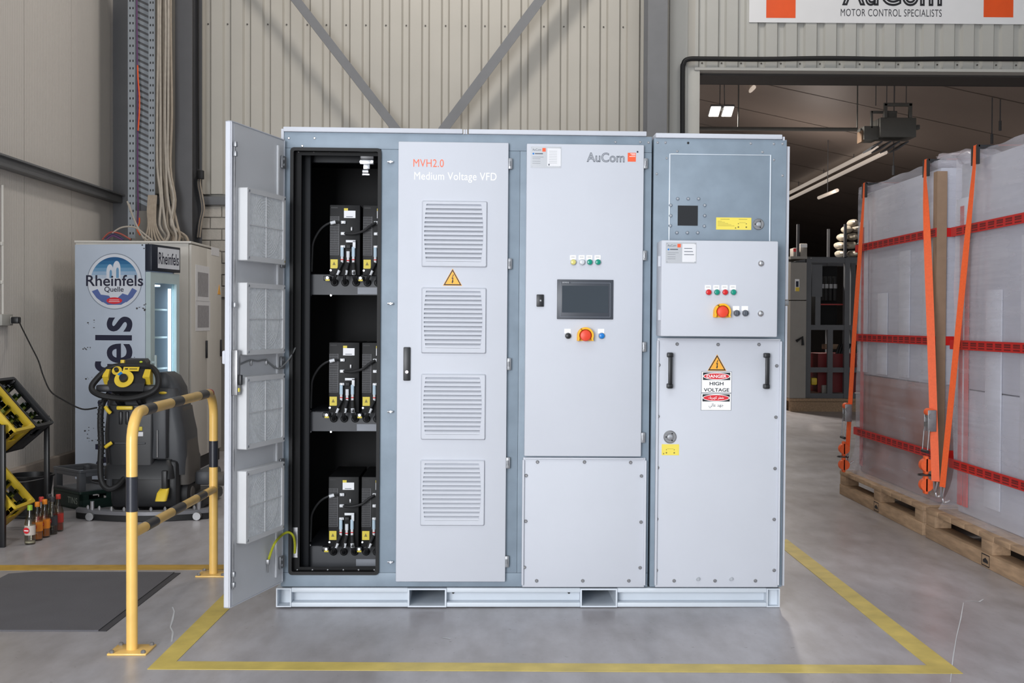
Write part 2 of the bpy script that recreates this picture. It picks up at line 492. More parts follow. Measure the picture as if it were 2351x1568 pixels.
# backing of cladding, block wall below
tag(MB().box(WX, WY + 0.06, ZS - 0.03, GX - 0.05, WY + 0.15, 8.2).box(GX - 0.05, WY + 0.06, GZ + 0.03, 24, WY + 0.15, 8.2).build('wall_core', CLAD), 'insulated core behind the cladding', kind='structure')
lw = tag(MB().box(WX, WY - 0.01, 0, GX - 0.05, WY + 0.15, ZS - 0.12).build('wall_lower', MORTAR), 'whitewashed block wall below the cladding', kind='structure')
bh, bl = 0.123, 0.248
zb = ZS - 0.125
me0 = None
for r in range(8):
    for c in range(6):
        x = -3.5 + c * bl + (bl / 2 if r % 2 else 0); z = zb - (r + 1) * bh
        if me0 is None:
            b0 = MB().box(0, -0.018, 0, bl - 0.01, 0.02, bh - 0.01, 0.004, 1).build('brick', BRICK, lw); me0 = b0
            b0.location = (x, WY - 0.01, z)
        else:
            b = me0.copy(); COL.objects.link(b); b.location = (x, WY - 0.01 - random.uniform(0, 0.003), z)

# ceiling of the front hall and the far side walls
tag(MB().box(WX - 0.2, -2.0, 8.2, 11.2, WY + 0.1, 8.35).build('ceiling', CLADG), 'pale sheet roof over the front hall', kind='structure')
tag(MB().box(11, -0.5, 0, 11.2, WY, 8.2).build('wall_right', RIBM), 'pale panel wall on the far right', kind='structure')

# gate surround
gs = tag(thing('door_1', 'wide gate opening with pale frame and dark lintel box', None), kind='structure')
xj = aty(1575, 400, WY).x
MB().box(aty(1534, 400, WY).x, WY - 0.05, 0, xj, WY + 0.2, GZ + 1.6).build('gate_side_panel', CLADG, gs)
MB().box(xj, WY - 0.06, 0, GX, WY + 0.35, GZ + 0.03, 0.004).build('gate_jamb', CLADG, gs)
MB().box(GX - 0.06, WY - 0.075, GZ, 11, WY + 0.1, GZ + 0.03).build('gate_lintel_trim', CLADG, gs)
LINTEL = mat('dark_lintel_box', (52, 48, 46), 0.6, var=0.06)
MB().box(GX, WY + 0.1, GZ - 0.02, 11, WY + 0.55, GZ + 0.03).build('gate_lintel_box', LINTEL, gs)
MB().box(GX, WY + 0.56, aty(1900, 193, WY + 0.56).z, 11, WY + 0.64, GZ + 0.3).build('gate_curtain_edge', RUBBER, gs)
# black rubber hose round the gate
hp = tag(MB().tube([(aty(1567, 700, 12.38).x, 12.38, 0.9), (aty(1567, 400, 12.38).x, 12.38, 2.9), (aty(1567, 180, 12.38).x, 12.38, aty(1567, 180, 12.38).z),
                    tuple(aty(1569, 148, 12.38)), tuple(aty(1580, 136, 12.38)), tuple(aty(1620, 135, 12.38)), tuple(aty(1750, 136, 12.38)),
                    tuple(aty(1900, 134, 12.38)), tuple(aty(2050, 136, 12.38)), tuple(aty(2200, 135, 12.38)), tuple(aty(2420, 136, 12.38))], 0.026, 10, 5).build('pipe_hose', RUBBER),
         'black insulated pipe bent around the corner of the gate', 'pipe')

# steel columns
def icol(name, label, x0, x1, y0, depth, m):
    t = tag(thing(name, label, None), kind='structure')
    tf = 0.015
    MB().box(x0, y0, 0, x1, y0 + tf, 8.2).build('front_flange', m, t)
    MB().box(x0, y0 + depth - tf, 0, x1, y0 + depth, 8.2).build('rear_flange', m, t)
    MB().box((x0 + x1) / 2 - 0.006, y0 + tf, 0, (x0 + x1) / 2 + 0.006, y0 + depth - tf, 8.2).build('web', m, t)
    return t
icol('trim_3', 'grey steel column left of the gate', aty(1487, 150, 12.08).x, aty(1532, 150, 12.08).x, 12.08, 0.36, COLGREY)
icol('trim_4', 'dark grey steel column beside the cable tray', aty(402, 150, 11.85).x, aty(441, 150, 11.85).x, 11.85, 0.4, COLDARK)
tag(MB().box(WX, 12.40, 0, aty(297, 200, 12.40).x, 12.45, 8.2).build('trim_5', COLDARK), 'dark steel corner post at the left wall', kind='structure')

# diagonal braces
def brace(p0, p1, label, w=0.045):
    a, b = aty(p0[0], p0[1], 12.1), aty(p1[0], p1[1], 12.1)
    d = (b - a).normalized(); a = a - d * 2.5; b = b + d * 0.25
    n = Vector((-d.z, 0, d.x))
    mb = MB()
    sec = [(-w, 0), (w, 0), (w, 0.008), (-w + 0.008, 0.008), (-w + 0.008, 0.09), (-w, 0.09)]
    for p in (0,):
        mb.loft([[tuple(q + n * s + Vector((0, t, 0))) for s, t in sec] for q in (a, b)], smooth=False)
    o = mb.build('wall_brace', COLGREY)
    return tag(o, label, 'steel brace')
brace((680, 0), (910, 297), 'grey diagonal steel brace falling to the right behind the open door cabinet')
brace((1240, 0), (1018, 297), 'grey diagonal steel brace rising to the right above the cabinet', 0.05)

# rear hall
def rear_ceiling():
    mb = MB()
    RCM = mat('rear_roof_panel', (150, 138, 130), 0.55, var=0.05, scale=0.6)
    f = lambda x: 8.3 - 0.21 * x
    g = lambda x: 8.3 + 0.1 * x
    mb.use(RCM)
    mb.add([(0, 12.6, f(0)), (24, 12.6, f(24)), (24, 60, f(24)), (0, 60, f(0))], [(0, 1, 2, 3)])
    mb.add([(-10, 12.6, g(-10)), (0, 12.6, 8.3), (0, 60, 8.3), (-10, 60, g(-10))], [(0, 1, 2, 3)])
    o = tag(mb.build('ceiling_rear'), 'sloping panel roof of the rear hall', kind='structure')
    SE = mat('roof_seam', (140, 129, 121), 0.6, var=0.03)
    for y in range(15, 60, 3):
        m2 = MB(); m2.add([(0, y, f(0) - 0.01), (24, y, f(24) - 0.01), (24, y + 0.05, f(24) - 0.01), (0, y + 0.05, f(0) - 0.01)], [(0, 1, 2, 3)])
        m2.build('roof_seam', SE, o)
rear_ceiling()
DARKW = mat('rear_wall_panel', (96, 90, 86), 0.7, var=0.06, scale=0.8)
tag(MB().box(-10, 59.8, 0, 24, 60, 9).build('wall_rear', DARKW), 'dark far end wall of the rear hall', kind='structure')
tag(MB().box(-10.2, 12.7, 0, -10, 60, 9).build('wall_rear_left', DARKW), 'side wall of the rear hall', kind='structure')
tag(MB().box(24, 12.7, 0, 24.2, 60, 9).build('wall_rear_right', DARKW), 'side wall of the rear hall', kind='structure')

# ================================================================== floor markings, mat
def strip(pix, label, m=TAPEY):
    mb = MB(); P = [atz(a, b) for a, b in pix]
    n = len(P)
    mb.prism([(p.x, p.y) for p in P], 0.0004, 0.002, 'z')
    return tag(mb.build('floor_tape', m), label, 'floor marking', 'yellow floor markings')
strip([(338, 1537), (405, 1519), (2128, 1528), (2211, 1547)], 'yellow floor line across the front of the cabinet')
strip([(338, 1537), (405, 1519), (660, 1265), (622, 1258)], 'yellow floor line running under the open cabinet door')
strip([(2211, 1547), (2128, 1528), (1780, 1246), (1806, 1238)], 'yellow floor line running back along the right side')
strip([(-60, 1310), (-60, 1298), (560, 1297), (560, 1308)], 'narrow yellow floor line behind the dark mat', TAPEO)
MATM = mat('grey_rubber_mat', (92, 91, 96), 0.75, var=0.06, scale=5, bump=0.15, bscale=120)
mt = thing('floor_mat', 'dark grey rubber mat lying left of the barrier', 'mat', T(0, 0, 0))
P = [atz(*q) for q in ((-260, 1450), (226, 1450), (402, 1316), (28, 1316), (-160, 1380))]
xr, yn, yf = P[1].x, P[1].y, P[2].y
MB().prism([(xr - 0.9, yn), (xr, yn), (xr, yf), (xr - 0.78, yf), (xr - 0.9, yf - 0.05)], 0.0005, 0.007, 'z').build('mat_field', MATM, mt)
MB().prism([(xr + 0.001, yn), (xr + 0.035, yn), (xr + 0.035, yf), (xr + 0.001, yf)], 0.0005, 0.003, 'z').build('mat_edge', mat('mat_edge_rubber', (66, 65, 69), 0.75, var=0.06), mt)

# ================================================================== the switchboard
O0 = atz(1212, 1396)
MC = T(O0.x, O0.y, 0.005) @ RZ(1.25) @ Matrix.Rotation(0.003, 4, 'Y')
MCI = MC.inverted()
def ray_in(MI, px, py):
    return MI @ CAM, (MI.to_3x3() @ ray(px, py))
def C(px, py, y=0.0):
    """pixel -> (x, z) on the cabinet's own plane y"""
    o, d = ray_in(MCI, px, py); t = (y - o.y) / d.y
    return o.x + d.x * t, o.z + d.z * t
def Cx(px, py=840, y=0.0): return C(px, py, y)[0]
def Cz(py, px=1200, y=0.0): return C(px, py, y)[1]
def CB(mb, px0, py0, px1, py1, y0, y1, bev=0.0):
    """box from a pixel rectangle, measured on plane y0 (its front)"""
    mx, my = (px0 + px1) / 2, (py0 + py1) / 2
    xa, xb = Cx(px0, my, y0), Cx(px1, my, y0); za, zb_ = Cz(py1, mx, y0), Cz(py0, mx, y0)
    mb.box(xa, y0, za, xb, y1, zb_, bev); return xa, za, xb, zb_
def print_mb(px, py, y):
    """builder whose print plane lies on the cabinet plane y with its origin at a pixel"""
    x, z = C(px, py, y)
    return MB(T(x, y, z) @ FRONT)
PXM = 1.0 / (C(1201, 800)[0] - C(1200, 800)[0])     # pixels per metre on the front plane
U = 1.0 / PXM
DEPTH = 1.15
DY = -0.028                                           # front of the doors

# --- skid base
base = thing('skid_base', 'pale grey steel skid base with fork pockets under both cabinets', 'base frame', MC)
zt, zl = Cz(1350), 0.0
bx0, bx1 = Cx(634, 1372), Cx(1790, 1372)
pk = [(Cx(936, 1375), Cx(1025, 1375)), (Cx(1332, 1375), Cx(1417, 1375))]
ft = 0.022
ends = [bx0, bx0 + 0.074, pk[0][0], pk[0][1], pk[1][0], pk[1][1], bx1 - 0.066, bx1]
for a, b in ((ends[1], ends[2]), (ends[3], ends[4]), (ends[5], ends[6])):
    mb = MB()
    mb.box(a, 0, zt - ft, b, 0.07, zt, 0.003); mb.box(a, 0, 0, b, 0.07, ft, 0.003); mb.box(a, 0.055, ft, b, 0.07, zt - ft)
    mb.build('channel_beam', BASEP, base)
def sq(x0, z0, x1, z1): return [(x0, z0), (x1, z0), (x1, z1), (x0, z1)]
for a, b in pk:
    MB().ring(sq(a, 0.0005, b, zt - 0.001), sq(a + 0.008, 0.008, b - 0.008, zt - 0.009), -0.006, DEPTH).build('fork_pocket', BASEP, base)
for k, (a, b) in enumerate(((ends[0], ends[1]), (ends[6], ends[7]))):
    mb = MB(); mb.ring(sq(a, 0.0005, b, zt - 0.001), sq(a + 0.006, 0.006, b - 0.006, zt - 0.007), -0.004, DEPTH)
    mb.box(a + 0.006, 0.07 if k == 0 else 0.03, 0.006, b - 0.006, 0.08, zt - 0.007)
    mb.build('end_tube', BASEP, base)
MB().box(bx0, DEPTH - 0.06, 0, bx1, DEPTH, zt - 0.002).build('rear_beam', BASEP, base)
for px in (1040, 1308):
    x, z = C(px, 1366)
    MB().cyl((x, 0.05, z), (x, 0.057, z), 0.006, seg=10).build('bolt_hole', RUBBER, base)

def panel(name, px0, py0, px1, py1, y0, y1, m, par, bev=0.004):
    mb = MB(); CB(mb, px0, py0, px1, py1, y0, y1, bev); return mb.build(name, m, par)

# --- left unit body
cab = thing('drive_cabinet', 'wide galvanised cabinet with white doors, its left door standing open', 'cabinet', MC)
XL, XS, XR = Cx(647, 800), Cx(1492, 800), Cx(1801, 800)
ZB, ZT = Cz(1347), Cz(310)
ox0, oz0, ox1, oz1 = Cx(666, 830), Cz(1318, 770), Cx(872, 830), Cz(341, 770)      # black opening
z_a, z_b = Cz(347), Cz(1315)
mb = MB(); mb.box(XL, 0, z_a + 0.001, XS, 0.02, ZT, 0.002); mb.build('top_rail', GALV, cab)
mb = MB(); mb.box(XL, 0, ZB, XS, 0.02, z_b - 0.001, 0.002); mb.build('bottom_rail', GALV, cab)
for a, b in ((XL, ox0), (ox1, Cx(1190)), (Cx(1190) + 0.001, XS)):
    MB().box(a, 0.0, z_b, b, 0.02, z_a, 0.001).build('front_panel', GALV, cab)
MB().box(XL, 0.02, ZB, XL + 0.004, DEPTH, ZT).build('side_panel', GALV, cab)
MB().box(XS - 0.004, 0.02, ZB, XS, DEPTH, ZT).build('side_panel', GALV, cab)
MB().box(XL, DEPTH - 0.004, ZB, XS, DEPTH, ZT).build('rear_panel', GALV, cab)
MB().box(XL, 0.02, ZT - 0.004, XS, DEPTH, ZT).build('roof_sheet', GALV, cab)
MB().box(XL, 0.02, ZB, XS, DEPTH, ZB + 0.004).build('floor_sheet', GALV, cab)
for a, b, y0_, y1_ in ((651, 1062, 300, 311), (1076, 1484, 303, 314)):
    mb = MB(); xa, xb = Cx(a, 305), Cx(b, 308)
    mb.box(xa, -0.012, ZT + 0.001, xb, DEPTH, ZT + 0.024, 0.003); mb.build('roof_cap', WHITE, cab)
MB().box(Cx(646, 315), -0.006, Cz(322, 650), Cx(652, 315), 0.03, ZT + 0.014).build('corner_bracket', WHITE, cab)
for px in (1066, 1071):
    x = Cx(px, 300); MB().box(x - 0.004, -0.01, ZT, x + 0.004, 0.03, ZT + 0.022).build('roof_joint_bolt', WHITE, cab)
def bolt(px, py, y, par, r=0.009, h=0.008, m=CHROME, name='bolt'):
    x, z = C(px, py, y - h)
    mb = MB(); mb.lathe([(r, 0), (r, h * 0.55), (r * 0.6, h)], (x, y, z), 8, 'y')
    return mb.build(name, m, par)
for px, py in ((663, 317), (722, 317), (694, 335), (1413, 326), (1470, 326), (1489, 327)): bolt(px, py, 0, cab, 0.006, 0.004)
# standing studs on the stile beside the opening
for py in (372, 697, 945, 1290):
    x, z = C(897, py, -0.01)
    mb = MB(); mb.cyl((x, 0.0, z), (x, -0.02, z), 0.006, seg=8); mb.cyl((x - 0.016, -0.012, z), (x + 0.012, -0.012, z), 0.0055, seg=8)
    mb.build('latch_stud', CHROME, cab)
# black edge seal round the opening
MB().ring(rrect(ox0 - 0.002, oz0 - 0.002, ox1 + 0.002, oz1 + 0.002, 0.018), rrect(ox0 + 0.014, oz0 + 0.014, ox1 - 0.014, oz1 - 0.014, 0.008), -0.014, 0.03).build('edge_seal', SEALB, cab)
# compartment lining
ix0, ix1, iz0, iz1 = ox0 - 0.004, Cx(1180), oz0 - 0.002, oz1 + 0.002
IY = 0.72
MB().box(ix0, 0.022, iz0, ix0 + 0.004, IY, iz1).build('lining_side', BLACKIN, cab)
MB().box(ix1 - 0.004, 0.022, iz0, ix1, IY, iz1).build('lining_side', BLACKIN, cab)
MB().box(ix0, IY, iz0, ix1, IY + 0.004, iz1).build('lining_back', BLACKIN, cab)
MB().box(ix0, 0.022, iz1 - 0.004, ix1, IY, iz1).build('lining_top', BLACKIN, cab)
MB().box(ix0, 0.022, iz0, ix1, IY, iz0 + 0.004).build('lining_bottom', BLACKIN, cab)
# flange with bolts just behind the seal
MB().box(ix0 + 0.004, 0.032, iz0 + 0.004, ix0 + 0.05, 0.036, iz1 - 0.004).build('inner_flange', BLACKIN, cab)
MB().box(ix0 + 0.05, 0.032, iz1 - 0.032, ox1, 0.036, iz1 - 0.004).build('inner_flange', BLACKIN, cab)
MB().box(ix0 + 0.05, 0.032, iz0 + 0.004, ox1, 0.036, iz0 + 0.030).build('inner_flange', BLACKIN, cab)
for k in range(14): bolt(674 - 0.3 * k, 364 + 71.6 * k if k < 13 else 1290, 0.032, cab, 0.005, 0.004)
for px in (685, 720, 756, 792, 863): bolt(px, 347.5, 0.032, cab, 0.005, 0.004)
for px in (682, 717, 752, 788, 823, 859): bolt(px, 1309, 0.032, cab, 0.005, 0.004)
# inner upright post
mb = MB(); CB(mb, 691, 352, 711, 1305, 0.10, 0.14, 0.002); mb.build('inner_post', DARKIN, cab)
mb = MB(); CB(mb, 712, 352, 900, 374, 0.16, 0.20, 0.002); mb.build('upper_cross_rail', DARKIN, cab)
# shelves
SY = 0.15
for y0_, y1_ in ((630, 677), (945, 990), (1253, 1302)):
    xa, xb = Cx(709, 800, SY), ix1 - 0.006
    za, zb_ = Cz(y1_, 780, SY), Cz(y0_, 780, SY)
    sh = MB().box(xa, SY, za, xb, SY + 0.004, zb_).box(xa, SY, zb_ - 0.004, xb, IY - 0.002, zb_).build('cell_shelf', SHELFG, cab)
    mb = MB(); xq, zq = Cx(821, 668, SY - 0.002), Cz((y0_ + y1_) / 2 + 14, 840, SY - 0.002)
    mb.box(xq, SY - 0.002, zq - 0.017, xq + 0.13, SY, zq + 0.017); mb.build('blank_label', mat('grey_label', (128, 132, 140), 0.5), sh)
    for px in (713, 760):
        x, z = C(px, y1_ + 3, SY); MB().cyl((x, SY, z + 0.004), (x, SY - 0.006, z + 0.004), 0.005, seg=8).build('bolt', CHROME, sh)
    x, z = C(712, y0_ - 2, SY); MB().cyl((x, SY, z), (x, SY - 0.006, z), 0.005, seg=8).build('bolt', CHROME, sh)
# door limit switch
ls = MB(); CB(ls.use(mat('switch_grey', (92, 92, 94), 0.4)), 827, 348, 858, 365, 0.04, 0.075, 0.004)
CB(ls.use(LABELY), 838, 353, 845, 357, 0.038, 0.041)
CB(ls.use(CHROME), 826, 366, 858, 377, 0.045, 0.07, 0.003)
for px in (829, 854):
    x, z = C(px, 372, 0.045); ls.cyl((x, 0.045, z), (x, 0.036, z), 0.007, seg=8)
CB(ls, 834, 377, 849, 388, 0.045, 0.06, 0.002)
x, z = C(839, 394, 0.045); ls.cyl((x - 0.014, 0.05, z), (x + 0.014, 0.05, z), 0.012, seg=12); CB(ls, 832, 399, 848, 402, 0.045, 0.055)
ls.build('limit_switch', None, cab)
# earth bar behind the flange
mb = MB(); CB(mb, 672, 1211, 683, 1280, 0.028, 0.031); mb.build('earth_bar', DSTEEL, cab)

# --- vent grilles on the middle door
def vent(px0, py0, px1, py1, par):
    xa, xb = Cx(px0, (py0 + py1) / 2, DY), Cx(px1, (py0 + py1) / 2, DY); za, zb_ = Cz(py1, 1040, DY), Cz(py0, 1040, DY)
    w = xb - xa; h = zb_ - za
    mb = MB()
    o = rrect(xa, za, xb, zb_, 0.008, bow=0.0); o2 = rrect(xa + 0.006, za + 0.006, xb - 0.006, zb_ - 0.006, 0.006)
    inn = rrect(xa + w * 0.072, za + h * 0.085, xb - w * 0.095, zb_ - h * 0.055, 0.003, bow=0.010)
    n = len(o); yb, yf = DY, DY - 0.014
    vs = [(a, yb, b) for a, b in o] + [(a, yf, b) for a, b in o2] + [(a, yf, b) for a, b in inn] + [(a, yb - 0.001, b) for a, b in inn]
    fs = []
    for r in range(3):
        for i in range(n):
            j = (i + 1) % n; fs.append((r * n + i, r * n + j, (r + 1) * n + j, (r + 1) * n + i))
    fs.append(tuple(3 * n + i for i in range(n)))
    mb.add(vs, fs)
    mb.box((xa + xb) / 2 - 0.02, yf - 0.0015, zb_ - 0.014, (xa + xb) / 2 + 0.02, yf, zb_ - 0.008)
    g = mb.build('vent_grille', WHITE, par)
    z0, z1 = za + h * 0.085, zb_ - h * 0.055
    nn = 13; st = (z1 - z0) / nn
    for k in range(nn):
        t = (k + 0.5) / nn; bw = 0.009 * math.sin(PI * t)
        s0, s1 = xa + w * 0.072 - bw - 0.001, xb - w * 0.095 + bw + 0.001
        zc = z0 + st * k
        m2 = MB()
        m2.prism([(yb - 0.002, zc + st * 1.0), (yb - 0.002, zc + st * 0.86), (yf + 0.001, zc + st * 0.02), (yf - 0.0015, zc + st * 0.05), (yf - 0.0015, zc + st * 0.52), (yf + 0.001, zc + st * 0.60)], s0, s1, 'x')
        m2.build('slat', WHITE, g)
    return g
md = panel('middle_door', 911.5, 326, 1164, 1336, DY, -0.002, WHITE, cab, 0.005)
for q in ((968, 461, 1119, 614), (967, 660, 1117, 812), (966, 858, 1115.5, 1010), (964.5, 1055, 1113.5, 1207)): vent(*q, cab)
# lettering on the middle door
mb = MB(T(0, DY - 0.0006, 0) @ FRONT).use(PALEORANGE)
def boxpx(px0, py0, px1, py1, y=DY):
    xa, za = C(px0, py1, y); xb, zb_ = C(px1, py0, y); return xa, za, xb, zb_
put_text(mb, 'MVH2.0', *boxpx(949, 366, 1019, 383), sp=1.05); mb.build('orange_lettering', None, md)
mb = MB(T(0, DY - 0.0006, 0) @ FRONT).use(PWHITE)
put_text(mb, 'Medium Voltage VFD', *boxpx(951, 397, 1140, 418), sp=1.05); mb.build('white_lettering', None, md)

BOLTP = [(0.05, 0.44), (-0.10, 0.02), (-0.005, 0.06), (-0.06, -0.26), (-0.11, -0.24), (0.0, -0.42), (0.08, -0.20), (0.02, -0.23), (0.09, 0.16), (-0.01, 0.12), (0.13, 0.44)]
def triangle_sign(px0, py0, px1, py1, y, par):
    xa, za, xb, zb_ = boxpx(px0, py0, px1, py1, y); cx = (xa + xb) / 2; w = xb - xa; h = zb_ - za
    mb = MB(T(0, y, 0) @ FRONT)
    def tri(s):
        g = za + h * 0.36
        return [(cx + (p[0] - cx) * s, g + (p[1] - g) * s) for p in ((xa, za), (xb, za), (cx, zb_))]
    mb.use(SIGNY); mb.prism(tri(1.06), 0, 0.0008, 'z')
    mb.use(BLACKP); poly(mb, tri(0.99), 0.001)
    mb.use(SIGNY); poly(mb, tri(0.80), 0.0012)
    mb.use(BLACKP); s = h * 0.66
    for f in ((0, 1, 2, 9, 10), (2, 3, 6, 7, 8, 9), (3, 4, 5, 6)):
        poly(mb, [(cx + BOLTP[i][0] * s, za + h * 0.38 + BOLTP[i][1] * s) for i in f], 0.0014)
    return mb.build('warning_triangle', None, par)
triangle_sign(1018, 618, 1060, 655, DY, md)
# swing handle
hd = MB(); CB(hd, 926, 797, 942, 874, DY - 0.012, DY, 0.004); h_ = hd.build('door_handle', BPLAST, md)
hd = MB(); CB(hd, 928, 800, 940, 850, DY - 0.024, DY - 0.012, 0.004); hd.build('handle_grip', BPLAST, md) if False else hd.bm.free()
x, z = C(934, 854, DY - 0.012); MB().lathe([(0.008, 0), (0.008, 0.003)], (x, DY - 0.012, z), 14, 'y').build('key_lock', mat('lock_pink_steel', (200, 186, 190), 0.3, metal=0.5), md)
def hinge(px, py0, py1, par, m=GALVD):
    mb = MB(); CB(mb, px - 4.5, py0, px + 4.5, py1, DY + 0.004, 0, 0.003)
    x, z = C(px, (py0 + py1) / 2, DY); mb.cyl((x - 0.002, DY + 0.002, z - 0.012), (x - 0.002, DY + 0.002, z + 0.012), 0.005, seg=8)
    return mb.build('hinge', m, par)
for a, b, px in ((363, 388, 1172), (593, 618, 1171), (822, 850, 1169), (1050, 1076, 1166.5), (1277, 1303, 1164)): hinge(px, a, b, cab)

# --- control door and blank panel of the left unit
cd = panel('control_door', 1206.5, 331, 1475.5, 1048, DY, -0.002, WHITE, cab, 0.005)
for a, b, px in ((363, 387, 1483), (575, 598, 1481), (785, 808, 1479.5), (993, 1017, 1477)): hinge(px, a, b, cab)
def folded_panel(name, px0, py0, px1, py1, y, par, cut=(1, 1)):
    """sheet with flanged edges: raised rim strips round a flat field"""
    xa, za, xb, zb_ = boxpx(px0, py0, px1, py1, y)
    mb = MB(); mb.box(xa + 0.004, y, za, xb - 0.004, -0.001, zb_, 0.003)
    p = mb.build(name, WHITE, par)
    for a, b, c, d in ((xa, za + 0.012, xa + 0.010, zb_ - 0.012), (xb - 0.010, za + 0.012, xb, zb_ - 0.012)):
        MB().box(a, y - 0.012, b, c, -0.001, d, 0.002).build('side_flange', WHITE, p)
    MB().box(xa + 0.014, y - 0.010, zb_ - 0.008, xb - 0.014, -0.001, zb_, 0.002).build('top_flange', WHITE, p)
    return p
bp_ = folded_panel('blank_panel', 1197, 1051, 1484, 1348, -0.012, cab)
for px, py in [(1234, 1061), (1342, 1061), (1448, 1062), (1208, 1092), (1207, 1197), (1204, 1303), (1473, 1093), (1472, 1199), (1470, 1304), (1232, 1334), (1338, 1334), (1444, 1334)]:
    bolt(px, py, -0.012, bp_, 0.0085, 0.008, DSTEEL, 'panel_screw')

def nameplate(px0, py0, px1, py1, y, par, side):
    xa, za, xb, zb_ = boxpx(px0, py0, px1, py1, y); w, h = xb - xa, zb_ - za
    mb = MB(T(xa, y, za) @ FRONT)
    mb.use(PLATE); mb.prism([(0, 0), (w, 0), (w, h), (0, h)], 0, 0.0012, 'z')
    mb.use(PAPER); rect(mb, w * 0.54, h * (0.06 if side else 0.08), w * 0.98, h * (0.94 if side else 0.92), 0.0015)
    mb.use(DKGREY); put_text(mb, 'AuCom', w * 0.06, h * 0.80, w * 0.34, h * 0.90, 0.0015)
    mb.use(ORANGE); rect(mb, w * 0.38, h * 0.76, w * 0.49, h * 0.93, 0.0015)
    mb.use(BLUEL); poly(mb, circ(w * 0.09, h * 0.66, h * 0.045, n=12), 0.0015)
    mb.use(DKGREY)
    rect(mb, w * 0.14, h * 0.64, w * 0.40, h * 0.685, 0.0015)
    for t in (0.5, 0.42, 0.3, 0.2): rect(mb, w * 0.06, h * t, w * (0.42 - 0.1 * (t < 0.45)), h * (t + 0.012), 0.0015)
    if side:
        for i, t in enumerate((0.70, 0.55, 0.40)): rect(mb, w * 0.60, h * t, w * (0.86 + 0.03 * i), h * (t + 0.03), 0.0017)
    else:
        for t in range(8): rect(mb, w * 0.60, h * (0.22 + 0.08 * t), w * 0.86, h * (0.228 + 0.08 * t), 0.0017)
        rect(mb, w * 0.58, h * 0.11, w * 0.62, h * 0.19, 0.0017)
    put_text(mb, 'ce', w * 0.26, h * 0.07, w * 0.36, h * 0.13, 0.0015) if False else None
    mb.use(CHROME)
    for a in (0.04, 0.96):
        for b in (0.06, 0.94): poly(mb, circ(w * a, h * b, h * 0.03, n=10), 0.0018)
    return mb.build('rating_plate', None, par)
nameplate(1218, 337, 1289, 385, DY, cd, 0)
# maker's logo: inline lettering, square mark, small dot
mb = MB(T(0, DY - 0.0007, 0) @ FRONT).use(DKGREY)
put_text(mb, 'AuCom', *boxpx(1347, 351, 1434, 372), outline=0.022, sp=1.02); mb.build('logo_lettering', None, cd)
mb = MB(T(0, DY, 0) @ FRONT).use(ORANGE)
xa, za, xb, zb_ = boxpx(1441, 351, 1460, 371); w, h = xb - xa, zb_ - za
rect(mb, xa, za, xb, zb_, 0.0006); mb.use(PWHITE)
for a, b, c in ((0.32, 0.86, 0.94), (0.46, 0.74, 0.94), (0.20, 0.56, 0.94)): rect(mb, xa + w * a, za + h * b, xa + w * c, za + h * (b + 0.05), 0.0008)
mb.use(NAVY); rect(mb, xb + 0.004, zb_ + 0.001, xb + 0.012, zb_ + 0.009, 0.0006)
mb.build('logo_mark', None, cd)

def lamp(px, py, y, par, lens, pl=(587, 597)):
    x, z = C(px, py, y)
    mb = MB(); mb.use(BPLAST if lens is BLACKP else WHITE); mb.lathe([(0.0155, 0), (0.0155, 0.006), (0.0135, 0.008)], (x, y, z), 18, 'y')
    mb.use(lens); mb.lathe([(0.0135, 0.006), (0.0135, 0.014), (0.011, 0.018), (0.004, 0.020)], (x, y, z), 18, 'y')
    o = mb.build('indicator_lamp', None, par)
    m2 = MB(T(x, y, z) @ FRONT).use(PWHITE); m2.prism([(-0.016, 0.012), (0.013, 0.012), (0.013, 0.034), (-0.016, 0.034)], 0, 0.0018, 'z')
    m2.use(DKGREY); rect(m2, -0.011, 0.024, 0.008, 0.026, 0.002)
    m2.build('lamp_tag', None, par)
    return o
for px, ln in ((1316, YELL), (1336, CLEARL), (1353.5, GREENL), (1372.5, GREENL)): lamp(px, 602, DY, cd, ln)
# operator panel
hm = MB(); CB(hm, 1279, 642, 1408, 733, DY - 0.008, DY, 0.002)
hb = hm.build('operator_panel', BEZEL, cd)
mb = MB(T(0, DY - 0.008, 0) @ FRONT)
xa, za, xb, zb_ = boxpx(1279, 642, 1408, 733, DY - 0.008); w, h = xb - xa, zb_ - za
mb.use(mat('bezel_trim', (120, 126, 136), 0.4))
def frame_lines(mb, a, b, c, d, t, zz):
    rect(mb, a, b, c, b + t, zz); rect(mb, a, d - t, c, d, zz); rect(mb, a, b, a + t, d, zz); rect(mb, c - t, b, c, d, zz)
frame_lines(mb, xa + w * 0.05, za + h * 0.06, xb - w * 0.05, zb_ - h * 0.08, 0.0015, 0.0003)
mb.use(BEZEL); rect(mb, xa + w * 0.07, zb_ - h * 0.11, xa + w * 0.24, zb_ - h * 0.05, 0.0005)
mb.use(CLEARL); put_text(mb, 'SIEMENS', xa + w * 0.085, zb_ - h * 0.095, xa + w * 0.205, zb_ - h * 0.065, 0.0006)
mb.use(SCREEN); rect(mb, xa + w * 0.085, za + h * 0.17, xb - w * 0.085, zb_ - h * 0.16, 0.0006)
mb.build('touch_screen', None, cd)
ub = MB(); CB(ub.use(BPLAST), 1232, 676, 1248.5, 704, DY - 0.012, DY, 0.003)
xq, zq = C(1241, 690, DY - 0.012); ub.use(DSTEEL).box(xq - 0.004, DY - 0.0135, zq - 0.004, xq + 0.004, DY - 0.012, zq + 0.004); ub.build('service_port', None, cd)
